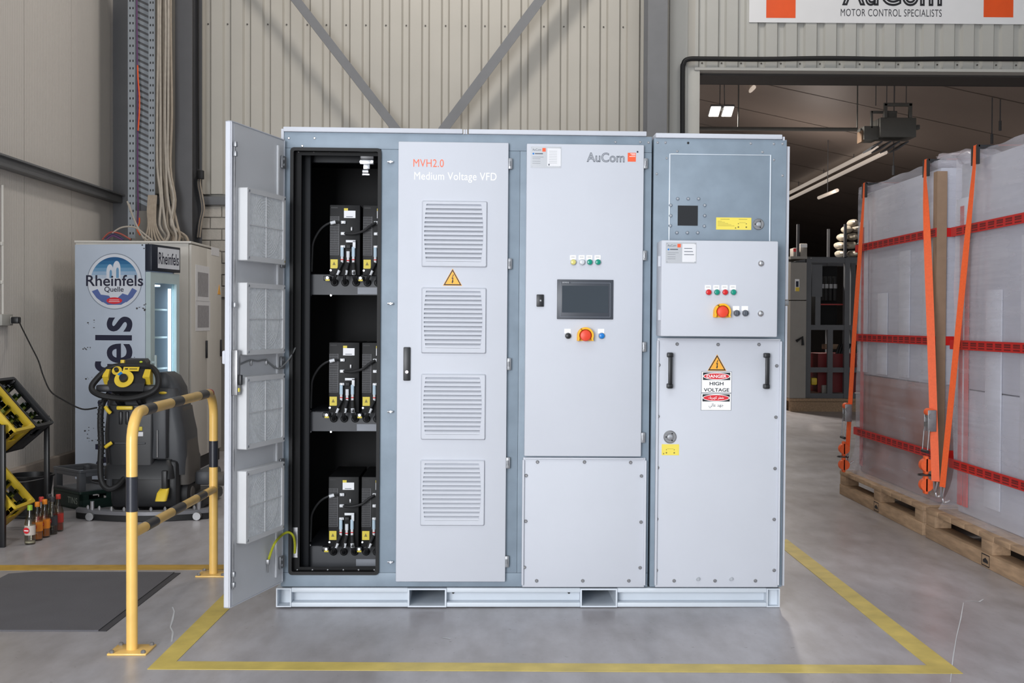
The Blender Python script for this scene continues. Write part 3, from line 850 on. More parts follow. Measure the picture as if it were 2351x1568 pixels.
def estop(px, py, y, par):
    x, z = C(px, py, y)
    mb = MB().use(ESTY)
    R = 0.040; ri = 0.031; a0, a1 = -35, 215; n = 22
    out = [(x + R * math.cos(math.radians(a0 + (a1 - a0) * i / n)), z + R * math.sin(math.radians(a0 + (a1 - a0) * i / n))) for i in range(n + 1)]
    inn = [(x + ri * math.cos(math.radians(a0 + (a1 - a0) * i / n)), z + ri * math.sin(math.radians(a0 + (a1 - a0) * i / n))) for i in range(n + 1)]
    out[0] = (x + R, z - 0.027); inn[0] = (x + ri, z - 0.025); out[-1] = (x - R, z - 0.027); inn[-1] = (x - ri, z - 0.025)
    for i in range(n):
        q = [out[i], out[i + 1], inn[i + 1], inn[i]]
        mb.prism(q, y - 0.034, y, 'y')
    mb.prism([(x - R, z - 0.027), (x + R, z - 0.027), (x + R, z), (x + R * 0.7, z + R * 0.7), (x, z + R), (x - R * 0.7, z + R * 0.7), (x - R, z)], y - 0.005, y, 'y')
    o = mb.build('emergency_stop_shroud', None, par)
    MB().lathe([(0.012, 0), (0.012, 0.018), (0.026, 0.020), (0.028, 0.028), (0.024, 0.035), (0.010, 0.038)], (x, y - 0.005, z), 24, 'y').build('emergency_stop_button', ESTR, par)
    return o
estop(1343, 770, DY, cd)
def knob(px, py, y, par, m, sel=False):
    x, z = C(px, py, y); mb = MB()
    mb.use(DSTEEL); mb.lathe([(0.016, 0), (0.016, 0.004)], (x, y, z), 18, 'y')
    mb.use(m); mb.lathe([(0.014, 0.004), (0.013, 0.016), (0.010, 0.018)], (x, y, z), 18, 'y')
    if sel: mb.box(x - 0.004, y - 0.026, z - 0.012, x + 0.004, y - 0.016, z + 0.012, 0.002)
    mb.build('push_button' if not sel else 'selector_switch', None, par)
    m2 = MB(T(x, y, z) @ FRONT).use(PWHITE); m2.prism([(-0.018, 0.012), (0.013, 0.012), (0.013, 0.034), (-0.018, 0.034)], 0, 0.0018, 'z'); m2.build('button_tag', None, par)
knob(1304, 771, DY, cd, BPLAST); knob(1381, 771, DY, cd, BLUEL)

# --- right unit
sw = thing('switchgear_cabinet', 'narrower galvanised cabinet with a small control box above a white bolted door', 'cabinet', MC)
xs0, xs1, zt2 = Cx(1497, 800), XR, Cz(319, 1650)
mb = MB(); mb.box(xs0, 0, ZB, xs1, DEPTH, zt2, 0.002); mb.build('housing', GALV, sw)
mb = MB(); mb.box(Cx(1505, 312), -0.012, zt2 + 0.001, Cx(1795, 314), DEPTH, zt2 + 0.024, 0.003); mb.build('roof_cap', WHITE, sw)
MB().box(Cx(1797, 318), -0.006, zt2 - 0.004, Cx(1801, 318), 0.03, zt2 + 0.014).build('corner_bracket', WHITE, sw)
mb = MB(); CB(mb, 1803.5, 336, 1811.5, 688, 0.02, DEPTH - 0.05, 0.002); mb.build('side_cover', WHITE, sw)
mb = MB(); CB(mb, 1799, 702, 1804.5, 1345, 0.02, DEPTH - 0.05, 0.002); mb.build('side_cover', WHITE, sw)
mb = MB(); CB(mb, 1801, 689, 1811, 701, 0.03, 0.09, 0.002); mb.build('side_hinge', DSTEEL, sw)
for px, py in ((1510, 327), (1528, 327), (1555, 347), (1531, 363), (1508, 399), (1724, 329), (1751, 349), (1777, 330), (1797, 330), (1777, 367), (1797, 403)): bolt(px, py, 0, sw, 0.006, 0.004)
bolt(1580, 328, 0, sw, 0.006, 0.003, RUBBER, 'hole_plug')
up = MB(); xa, za, xb, zb_ = boxpx(1534, 356, 1770, 560, 0)
up.box(xa + 0.004, -0.006, za, xb - 0.004, 0, zb_ - 0.003, 0.001)
upn = up.build('upper_panel', GALV, sw)
EDGEW = mat('bright_folded_edge', (214, 222, 230), 0.35, metal=0.2, var=0.03)
for a, b, c, d in ((xa, za, xa + 0.006, zb_), (xb - 0.006, za, xb, zb_), (xa + 0.006, zb_ - 0.004, xb - 0.006, zb_)):
    MB().box(a, -0.009, b, c, 0, d, 0.001).build('panel_edge', EDGEW, upn)
mb = MB(); CB(mb, 1556, 472, 1602, 518, -0.008, -0.006); mb.build('viewing_window', mat('black_window', (34, 35, 38), 0.2, var=0.03), upn)
for px, py in ((1556, 456), (1580, 456), (1604, 456), (1540, 471), (1540, 495), (1539, 518), (1618, 471), (1618, 495), (1617, 519), (1554, 534), (1578, 534), (1602, 534)):
    bolt(px, py, -0.006, upn, 0.0085, 0.010, CHROME, 'window_bolt')
def yellow_label(px0, py0, px1, py1, y, par, wide):
    xa, za, xb, zb_ = boxpx(px0, py0, px1, py1, y); w, h = xb - xa, zb_ - za
    mb = MB(T(xa, y, za) @ FRONT).use(LABELY); mb.prism([(0, 0), (w, 0), (w, h), (0, h)], 0, 0.001, 'z')
    inkm = mat('label_ink', (120, 108, 50), 0.6)
    mb.use(inkm)
    if wide:
        rect(mb, w * 0.12, h * 0.84, w * 0.38, h * 0.87, 0.0012); rect(mb, w * 0.64, h * 0.84, w * 0.88, h * 0.87, 0.0012)
        for i, t in enumerate((0.68, 0.60, 0.50, 0.40, 0.30)): rect(mb, w * 0.04, h * t, w * (0.16 + 0.09 * i), h * (t + 0.02), 0.0012)
        ox, sx = 0.52, 0.45
    else: ox, sx = 0.05, 0.9
    for t in (0.25, 0.75):
        for cx, cy, r in ((t, 0.50, 0.045), (t, 0.22, 0.07)):
            poly(mb, circ(w * (ox + sx * cx), h * cy, h * r, n=10), 0.0012)
    rect(mb, w * (ox + sx * 0.3), h * 0.58, w * (ox + sx * 0.7), h * 0.60, 0.0012)
    poly(mb, [(w * (ox + 0.02 * sx), h * 0.1), (w * (ox + 0.12 * sx), h * 0.1), (w * (ox + 0.07 * sx), h * 0.24)], 0.0012)
    return mb.build('instruction_label', None, par)
yellow_label(1644, 500, 1725, 527, -0.006, upn, True)
def cam_lock(px, py, y, r, par):
    x, z = C(px, py, y); mb = MB()
    mb.use(DSTEEL); mb.lathe([(r, 0), (r, 0.004), (r * 0.88, 0.007), (r * 0.55, 0.007), (r * 0.5, 0.004), (r * 0.45, 0.004)], (x, y, z), 24, 'y')
    mb.use(CHROME); mb.lathe([(r * 0.36, 0.003), (r * 0.36, 0.009), (r * 0.16, 0.010)], (x, y, z), 16, 'y')
    mb.use(BPLAST)
    for a in (60, 180, 300): mb.lathe([(r * 0.12, 0.006), (r * 0.12, 0.0085)], (x + r * 0.62 * math.cos(math.radians(a)), y, z + r * 0.62 * math.sin(math.radians(a))), 8, 'y')
    return mb.build('cam_lock', None, par)
cam_lock(1741, 515, -0.006, 0.028, upn)
# control box
BY = -0.15
mb = MB(); xa, zb0 = C(1519, 551, BY); xb, za0 = C(1784.5, 774, BY)
mb.box(xa, BY, za0, xb, -0.002, zb0, 0.006)
cbx = mb.build('control_box', WHITE, sw)
for py in (600, 723):
    x, z = C(1512, py, BY + 0.02); m2 = MB(); m2.cyl((x + 0.004, BY + 0.014, z - 0.025), (x + 0.004, BY + 0.014, z + 0.025), 0.008, seg=10); m2.build('box_hinge', WHITE, cbx)
nameplate(1528, 557, 1599, 604, BY, cbx, 1)
for px, ln in ((1626, REDL), (1645, GREENL), (1664, REDL), (1683, GREENL)): lamp(px, 671, BY, cbx, ln)
estop(1656, 716, BY, cbx)
knob(1691, 719, BY, cbx, DKGREY, True); knob(1711, 719, BY, cbx, DKGREY, True)
for px, py in ((1747, 605), (1746, 720)):
    x, z = C(px, py, BY); MB().lathe([(0.015, 0), (0.014, 0.006), (0.008, 0.012), (0.004, 0.013)], (x, BY, z), 14, 'y').build('quarter_turn_lock', CHROME, cbx)
# lower door
ld = folded_panel('lower_door', 1502, 778, 1794.5, 1348, -0.014, sw)
for px, py in [(1555, 790), (1649, 791), (1743, 791), (1513, 838), (1511, 956), (1510, 1074), (1508, 1192), (1507, 1310), (1784, 840), (1782, 958), (1780, 1076), (1778, 1193), (1778, 1310), (1548, 1334), (1642, 1334), (1735, 1334)]:
    bolt(px, py, -0.014, ld, 0.0085, 0.008, DSTEEL, 'panel_screw')
for px in (1602, 1678):
    x, z = C(px, 1331, -0.02); MB().cyl((x, -0.014, z), (x, -0.03, z + 0.006), 0.008, seg=10).build('locating_pin', CHROME, ld)
for p0, p1 in (((1538, 815), (1538, 886)), ((1760, 816), (1760, 887))):
    (x0, z0), (x1, z1) = C(*p0, -0.03), C(*p1, -0.03)
    mb = MB()
    for zz in (z0, z1): mb.box(x0 - 0.014, -0.050, zz - 0.012, x0 + 0.014, -0.014, zz + 0.012, 0.005)
    mb.box(x0 - 0.010, -0.056, z1 + 0.008, x0 + 0.010, -0.040, z0 - 0.008, 0.005)
    mb.build('grab_handle', BPLAST, ld)
triangle_sign(1625.5, 815, 1667, 850.5, -0.014, ld)
def danger_sign(px0, py0, px1, py1, y, par, arabic):
    xa, za, xb, zb_ = boxpx(px0, py0, px1, py1, y); w, h = xb - xa, zb_ - za
    mb = MB(T(xa, y, za) @ FRONT)
    mb.use(DKGREY); mb.prism([(0, 0), (w, 0), (w, h), (0, h)], 0, 0.0008, 'z')
    mb.use(PWHITE); rect(mb, w * 0.012, h * 0.018, w * 0.988, h * 0.982, 0.001)
    b0, b1 = (0.60, 0.95) if not arabic else (0.52, 0.94)
    mb.use(BLACKP); rect(mb, w * 0.05, h * b0, w * 0.95, h * b1, 0.0012)
    cy = (b0 + b1) / 2; ry = (b1 - b0) / 2
    mb.use(PWHITE); poly(mb, circ(w * 0.5, h * cy, w * 0.445, h * ry * 0.94, 36), 0.0014)
    mb.use(REDP); poly(mb, circ(w * 0.5, h * cy, w * 0.42, h * ry * 0.78, 36), 0.0016)
    mb.use(PWHITE)
    if not arabic:
        put_text(mb, 'DANGER', w * 0.17, h * (cy - ry * 0.42), w * 0.83, h * (cy + ry * 0.42), 0.0018, bold=0.02)
        mb.use(BLACKP); put_text(mb, 'HIGH', w * 0.27, h * 0.355, w * 0.73, h * 0.52, 0.0014, bold=0.02)
        put_text(mb, 'VOLTAGE', w * 0.08, h * 0.06, w * 0.92, h * 0.225, 0.0014, bold=0.02)
    else:
        # presentation forms in visual order
        put_text(mb, '\uFE80\uFE8E\uFE91\uFEAE\uFEEC\uFEDB \uFEAE\uFEC4\uFEA7', w * 0.24, h * (cy - ry * 0.5), w * 0.76, h * (cy + ry * 0.45), 0.0018, bold=0.01)
        mb.use(BLACKP); put_text(mb, '\uFEF2\uFEDF\uFE8E\uFECB \uFEAA\uFEEC\uFE9F', w * 0.26, h * 0.12, w * 0.74, h * 0.42, 0.0014)
    return mb.build('danger_sign', None, par)
danger_sign(1610, 853, 1680, 902, -0.014, ld, False)
danger_sign(1609, 903, 1679, 942, -0.014, ld, True)
cam_lock(1538, 1003, -0.014, 0.032, ld)
yellow_label(1519, 1020, 1559, 1045, -0.014, ld, False)

# --- the open door (part of the left unit), local frame: x = from hinge to free edge, z up, +y = inner face
hx, hz = C(651, 826, DY)
HP = MC @ Vector((hx, DY, 0))
# free edge from its pixel and the door's width
DW = 0.545
best = None
for k in range(600):
    a = math.radians(60 + k * 0.1)                      # angle from closed
    pt = MC @ Vector((hx - DW * math.cos(PI - a) * -1 if False else hx + DW * math.cos(a), DY - DW * math.sin(a), 0.1))
    v = RC.transposed() @ (pt - CAM); px = CX + F * v.x / -v.z
    e = abs(px - 526)
    if best is None or e < best[0]: best = (e, a)
DA = best[1]
ud = Vector((math.cos(DA), -math.sin(DA), 0)); nd = Vector((math.sin(DA), math.cos(DA), 0))   # nd: inner face normal
MD = MC @ Matrix(((ud.x, nd.x, 0, hx), (ud.y, nd.y, 0, DY), (0, 0, 1, 0), (0, 0, 0, 1)))
MDI = MD.inverted()
MDL = MC.inverted() @ MD
def D(px, py, y=0.0):
    o, d = ray_in(MDI, px, py); t = (y - o.y) / d.y
    return o.x + d.x * t, o.z + d.z * t
dz0, dz1 = Cz(1336, 1040, DY), Cz(326, 1040, DY)
od = MB(MDL); od.box(0.004, -0.004, dz0, DW, 0.0, dz1); TH = 0.026
for a, b, c, d in ((DW - 0.004, dz0, DW, dz1), (0.004, dz0, 0.008, dz1), (0.004, dz0, DW, dz0 + 0.004), (0.004, dz1 - 0.004, DW, dz1)):
    od.box(a, -TH, b, c, 0.004, d)
od.box(0.004, -TH, dz0, DW, -TH + 0.003, dz1, 0.001)
odo = od.build('open_door', WHITE, cab)
DOORIN = mat('door_inner_grey', (196, 198, 202), 0.5, var=0.02)
m2 = MB(MDL); m2.box(0.012, 0.0, dz0 + 0.006, DW - 0.03, 0.0015, dz1 - 0.006); m2.build('door_liner', DOORIN, odo)
m2 = MB(MDL); m2.box(0.075, 0.0015, dz0 + 0.04, 0.095, 0.012, dz1 - 0.04, 0.003); m2.build('door_stiffener', DOORIN, odo)
FILT = mat('filter_fleece', (206, 210, 214), 0.8, var=0.10, scale=60, bump=0.4, bscale=140)
FFRAME = mat('filter_frame_plastic', (198, 199, 201), 0.5, var=0.02)
for py0, py1 in ((461, 614), (660, 812), (858, 1010), (1055, 1207)):
    za, zb_ = Cz(py1, 1040, DY), Cz(py0, 1040, DY)
    u1 = D(543, 800)[0]; u0 = D(632, 800)[0]
    fd = 0.05
    m2 = MB(MDL)
    m2.ring(rrect(u0, za, u1, zb_, 0.006), rrect(u0 + 0.022, za + 0.022, u1 - 0.022, zb_ - 0.022, 0.012), 0.0015, fd)
    fr = m2.build('filter_frame', FFRAME, cab)
    m2 = MB(MDL); m2.box(u0 + 0.004, 0.002, za + 0.004, u1 - 0.004, fd - 0.006, zb_ - 0.004); m2.build('filter_mat', FILT, fr)
    cu_, cz_ = (u0 + u1) / 2, (za + zb_) / 2
    m2 = MB(MDL)
    for r in range(2, 12):
        R0 = r * 0.0125
        m2.ring([(cu_ + a, cz_ + b) for a, b in circ(0, 0, R0 + 0.0016, n=28)], [(cu_ + a, cz_ + b) for a, b in circ(0, 0, R0, n=28)], fd - 0.006, fd - 0.0045)
    m2.box(u0 + 0.02, fd - 0.006, cz_ - 0.002, u1 - 0.02, fd - 0.002, cz_ + 0.002); m2.box(cu_ - 0.002, fd - 0.006, za + 0.02, cu_ + 0.002, fd - 0.002, zb_ - 0.02)
    m2.lathe([(0.014, 0), (0.014, 0.004)], (cu_, fd, cz_), 12, 'y') if False else None
    m2.build('finger_guard', FFRAME, fr)
    for a, b in ((u0 + 0.014, za + 0.014), (u1 - 0.014, za + 0.014), (u0 + 0.014, zb_ - 0.014), (u1 - 0.014, zb_ - 0.014)):
        m2 = MB(MDL); m2.cyl((a, fd, b), (a, fd + 0.004, b), 0.006, seg=8); m2.build('frame_screw', CHROME, fr)
# hinges of the open door
for py in (370, 600, 833, 1068, 1292):
    z = D(640, py)[1]
    m2 = MB(MDL); m2.box(0.004, 0.0015, z - 0.03, 0.05, 0.012, z + 0.03, 0.003); m2.cyl((0.002, 0.004, z - 0.028), (0.002, 0.004, z + 0.028), 0.007, seg=8)
    for dzz in (-0.014, 0.014): m2.cyl((0.03, 0.012, z + dzz), (0.03, 0.017, z + dzz), 0.007, seg=8)
    m2.build('door_hinge', GALVD, odo)
# latch rod and lock gear near the free edge
m2 = MB(MDL); m2.box(DW - 0.026, 0.004, dz0 + 0.08, DW - 0.018, 0.010, dz1 - 0.10); m2.build('latch_rod', DSTEEL, odo)
lz = D(535, 855)[1]
m2 = MB(MDL); m2.use(DSTEEL); m2.box(DW - 0.04, 0.003, lz - 0.10, DW - 0.008, 0.03, lz + 0.10, 0.003)
m2.use(BPLAST); m2.box(DW - 0.034, 0.03, lz - 0.055, DW - 0.014, 0.045, lz - 0.01, 0.003); m2.use(LABELY); m2.box(DW - 0.03, 0.03, lz - 0.085, DW - 0.018, 0.034, lz - 0.068)
m2.build('lock_gear', None, odo)
for py in (330, 352, 700, 1318, 1342):
    z = D(532, py)[1]
    m2 = MB(MDL); m2.box(DW - 0.03, 0.003, z - 0.012, DW - 0.012, 0.018, z + 0.012, 0.003); m2.build('latch_roller', GALVD, odo)
# outside swing handle shows at the free edge
z = D(512, 822)[1]
m2 = MB(MDL); m2.box(DW - 0.04, -TH - 0.02, z - 0.03, DW - 0.01, -TH, z + 0.03, 0.006); m2.build('outer_handle', WHITE, odo)
# wiring from the door into the cabinet
def door_pt(px, py, y=0.006): u, z = D(px, py, y); return MDL @ Vector((u, y, z))
def cab_pt(px, py, y): x, z = C(px, py, y); return Vector((x, y, z))
MB().tube([door_pt(541, 842), door_pt(560, 833), door_pt(577, 827), door_pt(592, 829), door_pt(610, 827), door_pt(624, 838), door_pt(640, 846, 0.012),
           cab_pt(660, 829, -0.04), cab_pt(672, 810, 0.0), cab_pt(680, 794, 0.05)], 0.004, 8, 5).build('door_cable', mat('grey_cable', (128, 130, 132), 0.5), cab)
for px, py in ((576, 829), (611, 828)):
    q = door_pt(px, py, 0.004); m2 = MB(); m2.box(q.x - 0.006, q.y - 0.006, q.z - 0.02, q.x + 0.006, q.y + 0.006, q.z + 0.008, 0.002); m2.build('cable_tie_mount', KGREY if False else DSTEEL, cab)
EARTH = mat('green_yellow_earth_wire', (176, 178, 40), 0.5, var=0.12, scale=60)
MB().tube([door_pt(617, 1284, 0.01), door_pt(622, 1268, 0.02), door_pt(632, 1245, 0.04), cab_pt(648, 1228, -0.06), cab_pt(662, 1222, -0.03), cab_pt(673, 1230, -0.01), cab_pt(677, 1250, 0.015), cab_pt(676, 1270, 0.024)], 0.006, 8, 5).build('earth_wire', EARTH, cab)
q = door_pt(615, 1290, 0.008); m2 = MB(); m2.box(q.x - 0.008, q.y - 0.008, q.z - 0.012, q.x + 0.008, q.y + 0.008, q.z + 0.012, 0.002); m2.cyl(q, q + Vector((0.0, -0.0, -0.05)), 0.004, seg=6); m2.build('earth_lug', DSTEEL, odo)

# --- power cells inside the open bay
CYF = 0.10                                             # front of the cells
def cpx(dx, dz, y=CYF): return dx / (PXM * 0.982), -dz / (PXM * 0.982)
def make_cell():
    """origin at the middle of the lower front edge; built in px offsets from (791, 636)"""
    t = thing('power_cell', '', 'power module', MC)
    k = 1 / (PXM * 0.982)
    def X(px): return (px - 791) * k
    def Z(py): return (636 - py) * k
    D2 = 0.42
    mb = MB(); mb.box(X(757), 0, Z(636), X(826), D2, Z(476), 0.003); body = mb.build('housing', mat('cell_black', (9, 9, 11), 0.55, var=0.08, spec=0.3), t)
    mb = MB()
    GR = mat('cell_grille', (74, 74, 78), 0.5)
    for a, b in ((503, 537), (539, 590)):
        for i in range(7): x = X(758 + 3.1 * i); mb.box(x, -0.002, Z(b), x + 0.0022, 0, Z(a))
        n = int((b - a) / 5)
        for i in range(n + 1): z = Z(a + (b - a) * i / n); mb.box(X(757.5), -0.0015, z - 0.0008, X(778), 0, z + 0.0008)
    mb.box(X(777), -0.003, Z(590), X(778.5), 0, Z(502))
    mb.build('air_grille', GR, t)
    mb = MB(); mb.box(X(760), -0.001, Z(484), X(775), 0, Z(481)); mb.build('vent_slot', RUBBER, t)
    mb = MB().use(PAPER); mb.box(X(789), -0.0015, Z(505.5), X(815), 0, Z(489)); mb.use(DKGREY); mb.box(X(794), -0.002, Z(503.5), X(809), -0.0015, Z(502)); mb.build('rating_label', None, t)
    MB().box(X(789), -0.0015, Z(489), X(798), 0, Z(483.5)).build('small_label', LABELYD, t)
    mb = MB().use(LABELYD); mb.box(X(759), -0.0015, Z(620.5), X(775.5), 0, Z(600)); mb.use(mat('label_ink', (120, 108, 50)))
    c = X(767.2); mb.prism([(c - 0.008, Z(613)), (c + 0.008, Z(613)), (c, Z(605))], -0.002, -0.0015, 'y'); mb.build('hazard_label', None, t)
    TW = mat('white_terminal', (206, 208, 212), 0.4); TB = mat('pale_blue_fuse', (176, 196, 210), 0.3)
    def term(px, py, w=11, h=7):
        mb = MB(); mb.use(TW); mb.box(X(px - w / 2), -0.016, Z(py + h / 2), X(px + w / 2), 0, Z(py - h / 2), 0.003)
        mb.use(DSTEEL); mb.cyl((X(px), -0.016, Z(py)), (X(px), -0.021, Z(py)), 0.005, seg=8); mb.build('terminal', None, t)
    term(788, 516); term(788, 541.5); term(787.5, 571, 11, 6)
    mb = MB(); mb.box(X(795), -0.03, Z(562), X(817), -0.024, Z(556.5), 0.001); mb.box(X(810.5), -0.03, Z(575), X(817), -0.024, Z(557), 0.001); mb.build('busbar', TW, t)
    for px, z0, z1, mm in ((786.5, 573, 600, TB), (812, 572, 600, TB), (800, 582, 602, TW)):
        mb = MB(); mb.use(mm); mb.cyl((X(px), -0.024, Z(z1 - 6)), (X(px), -0.024, Z(z0)), 0.0085, seg=10)
        mb.use(TW); mb.cyl((X(px), -0.024, Z(z1 + 8)), (X(px), -0.024, Z(z1 - 6)), 0.0065, seg=8)
        mb.use(REDL); mb.cyl((X(px), -0.024, Z(z1 + 2)), (X(px), -0.024, Z(z1)), 0.0075, seg=8); mb.build('fuse', None, t)
    MB().box(X(795), -0.02, Z(575), X(805), 0, Z(567), 0.002).build('stand_off', RUBBER, t)
    MB().box(X(805), -0.012, Z(535), X(809), 0, Z(526), 0.002).build('toggle', DSTEEL, t)
    for px, gx in ((786.5, 766), (800, 790), (812, 815)):
        y = SY - CYF
        MB().tube([(X(px), -0.024, Z(608)), (X(px - (px - gx) * 0.3), -0.03, Z(620)), (X(px - (px - gx) * 0.75), -0.028, Z(640)), (X(gx), 0.02, Z(652)), (X(gx), 0.06, Z(655))], 0.0085, 8, 5).build('cell_cable', RUBBER, t)
        tp = (px - (px - gx) * 0.45, 629)
        MB().cyl((X(tp[0] + (px - gx) * 0.12), -0.031, Z(625)), (X(tp[0] - (px - gx) * 0.12), -0.031, Z(635)), 0.0092, seg=10).build('cable_tag', TW, t)
        MB().lathe([(0.019, 0), (0.019, 0.008), (0.014, 0.012)], (X(gx), y, Z(652)), 14, 'y').build('grommet', RUBBER, t)
    mb = MB(); mb.use(KBLK); mb.box(X(742), 0.01, Z(648), X(758), 0.045, Z(637.5), 0.003); mb.use(CHROME); mb.cyl((X(752), 0.01, Z(642)), (X(752), 0.0, Z(642)), 0.007, seg=8)
    m9 = MB(); m9.cyl((X(760), 0.0, Z(625)), (X(760), -0.008, Z(625)), 0.005, seg=8); m9.build('bolt', CHROME, t)
    mb.use(LABELYD); mb.box(X(747.5), 0.004, Z(649), X(757), 0.01, Z(645)); mb.build('mounting_bracket', None, t)
    return t
def fixed_label_cells():
    proto = make_cell()
    k = 1 / (PXM * 0.982)
    names = [['upper left power module in the open bay with white label', 'upper right power module half hidden behind the bay edge'],
             ['middle left power module in the open bay with white label', 'middle right power module half hidden behind the bay edge'],
             ['lowest left power module in the open bay with white label', 'lowest right power module half hidden behind the bay edge']]
    for r, (px, py) in enumerate(((791, 632), (789, 947), (788, 1255))):
        for c in range(2):
            o = proto if (r, c) == (0, 0) else copy_tree(proto)
            x, z = C(px, py, CYF)
            o.matrix_world = MC @ T(x + c * 75.0 * k, CYF, max(z, 0))
            o['label'] = names[r][c]; o['group'] = 'power modules in the open bay'
            # jumper cable to the neighbour, loop on the outer side
            sz = lambda q: z + (636 - q) * k
            sx = lambda q: x + (q - 791) * k
            if c == 0:
                MB().tube([(sx(792), CYF - 0.02, sz(541.5)), (sx(812), CYF - 0.03, sz(542)), (sx(834), CYF - 0.03, sz(536)), (sx(850), CYF - 0.028, sz(524)), (sx(863), CYF - 0.02, sz(516))], 0.0065, 8, 5).build('jumper_cable', RUBBER, cab)
                MB().tube([(sx(782), CYF - 0.02, sz(516)), (sx(760), CYF - 0.03, sz(518)), (sx(738), CYF - 0.02, sz(532)), (sx(720), CYF + 0.01, sz(560)), (sx(715), CYF + 0.04, sz(590)), (sx(714), CYF + 0.04, sz(628))], 0.0055, 8, 5).build('jumper_cable', RUBBER, cab)
                MB().cyl((sx(771), CYF - 0.027, sz(516)), (sx(760), CYF - 0.03, sz(519)), 0.0085, seg=10).build('cable_tag', mat('white_terminal', (206, 208, 212)), cab)
fixed_label_cells()

# ================================================================== crash barrier
def make_barrier():
    a, b = atz(303, 1494), atz(490, 1319)
    L_ = (b - a); L_.z = 0; ln = L_.length; d = L_.normalized()
    t = thing('safety_barrier', 'yellow and black tubular safety barrier beside the open cabinet door', 'barrier', T(a.x, a.y))
    r, h, R = 0.0238, 1.015, 0.13
    def p(s, z): return Vector((d.x * s, d.y * s, z))
    pts = [p(0, 0.006), p(0, 0.5), p(0, h - R)]
    arc = [p(R - R * math.cos(q), h - R + R * math.sin(q)) for q in [PI / 2 * i / 7 for i in range(1, 8)]]
    arc2 = [p(ln - R + R * math.sin(q), h - R + R * math.cos(q)) for q in [PI / 2 * i / 7 for i in range(0, 8)]]
    MB().tube(pts + arc + [p(ln * 0.5, h)] + arc2 + [p(ln, 0.5), p(ln, 0.006)], r, 18, 1).build('hoop_tube', BYEL, t)
    zc0, zc1 = 0.50, 0.475
    MB().cyl(p(0, zc0), p(ln, zc1), r * 0.9, seg=16).build('cross_tube', BYEL, t)
    def band(p0, p1, rr=r): MB().cyl(p0, p1, rr + 0.0012, seg=18, caps=True).build('black_band', BBLK, t)
    zz = lambda py, s: CAMH - (py - 740) / F * (a.y + d.y * s)
    band(p(0, zz(1178, 0)), p(0, zz(1098, 0)))
    band(p(ln, zz(1075, ln)), p(ln, zz(1015, ln)))
    for s0, s1 in ((0.17, 0.31), (0.62, 0.80), (1.17, 1.33)): band(p(s0 * ln / 1.52, h), p(s1 * ln / 1.52, h))
    for s0, s1 in ((0.20, 0.36), (0.64, 0.84), (1.13, 1.29)):
        f = lambda s: zc0 + (zc1 - zc0) * s / 1.52
        band(p(s0 * ln / 1.52, f(s0)), p(s1 * ln / 1.52, f(s1)), r * 0.9)
    MB().cyl(p(ln - 0.10, h - 0.001), p(ln - 0.085, h - 0.002), r + 0.001, seg=16).build('red_scuff', mat('red_scuff', (150, 50, 50)), t)
    for s in (0, ln):
        q = p(s, 0)
        pl = MB().box(q.x - 0.082, q.y - 0.075, 0.0, q.x + 0.082, q.y + 0.075, 0.008, 0.002).build('base_plate', BYEL, t)
        for sx in (-1, 1):
            for sy in (-1, 1):
                MB().lathe([(0.011, 0.008), (0.011, 0.016), (0.006, 0.02)], (q.x + sx * 0.066, q.y + sy * 0.060, 0), 8).build('anchor_bolt', DSTEEL, pl)
make_barrier()

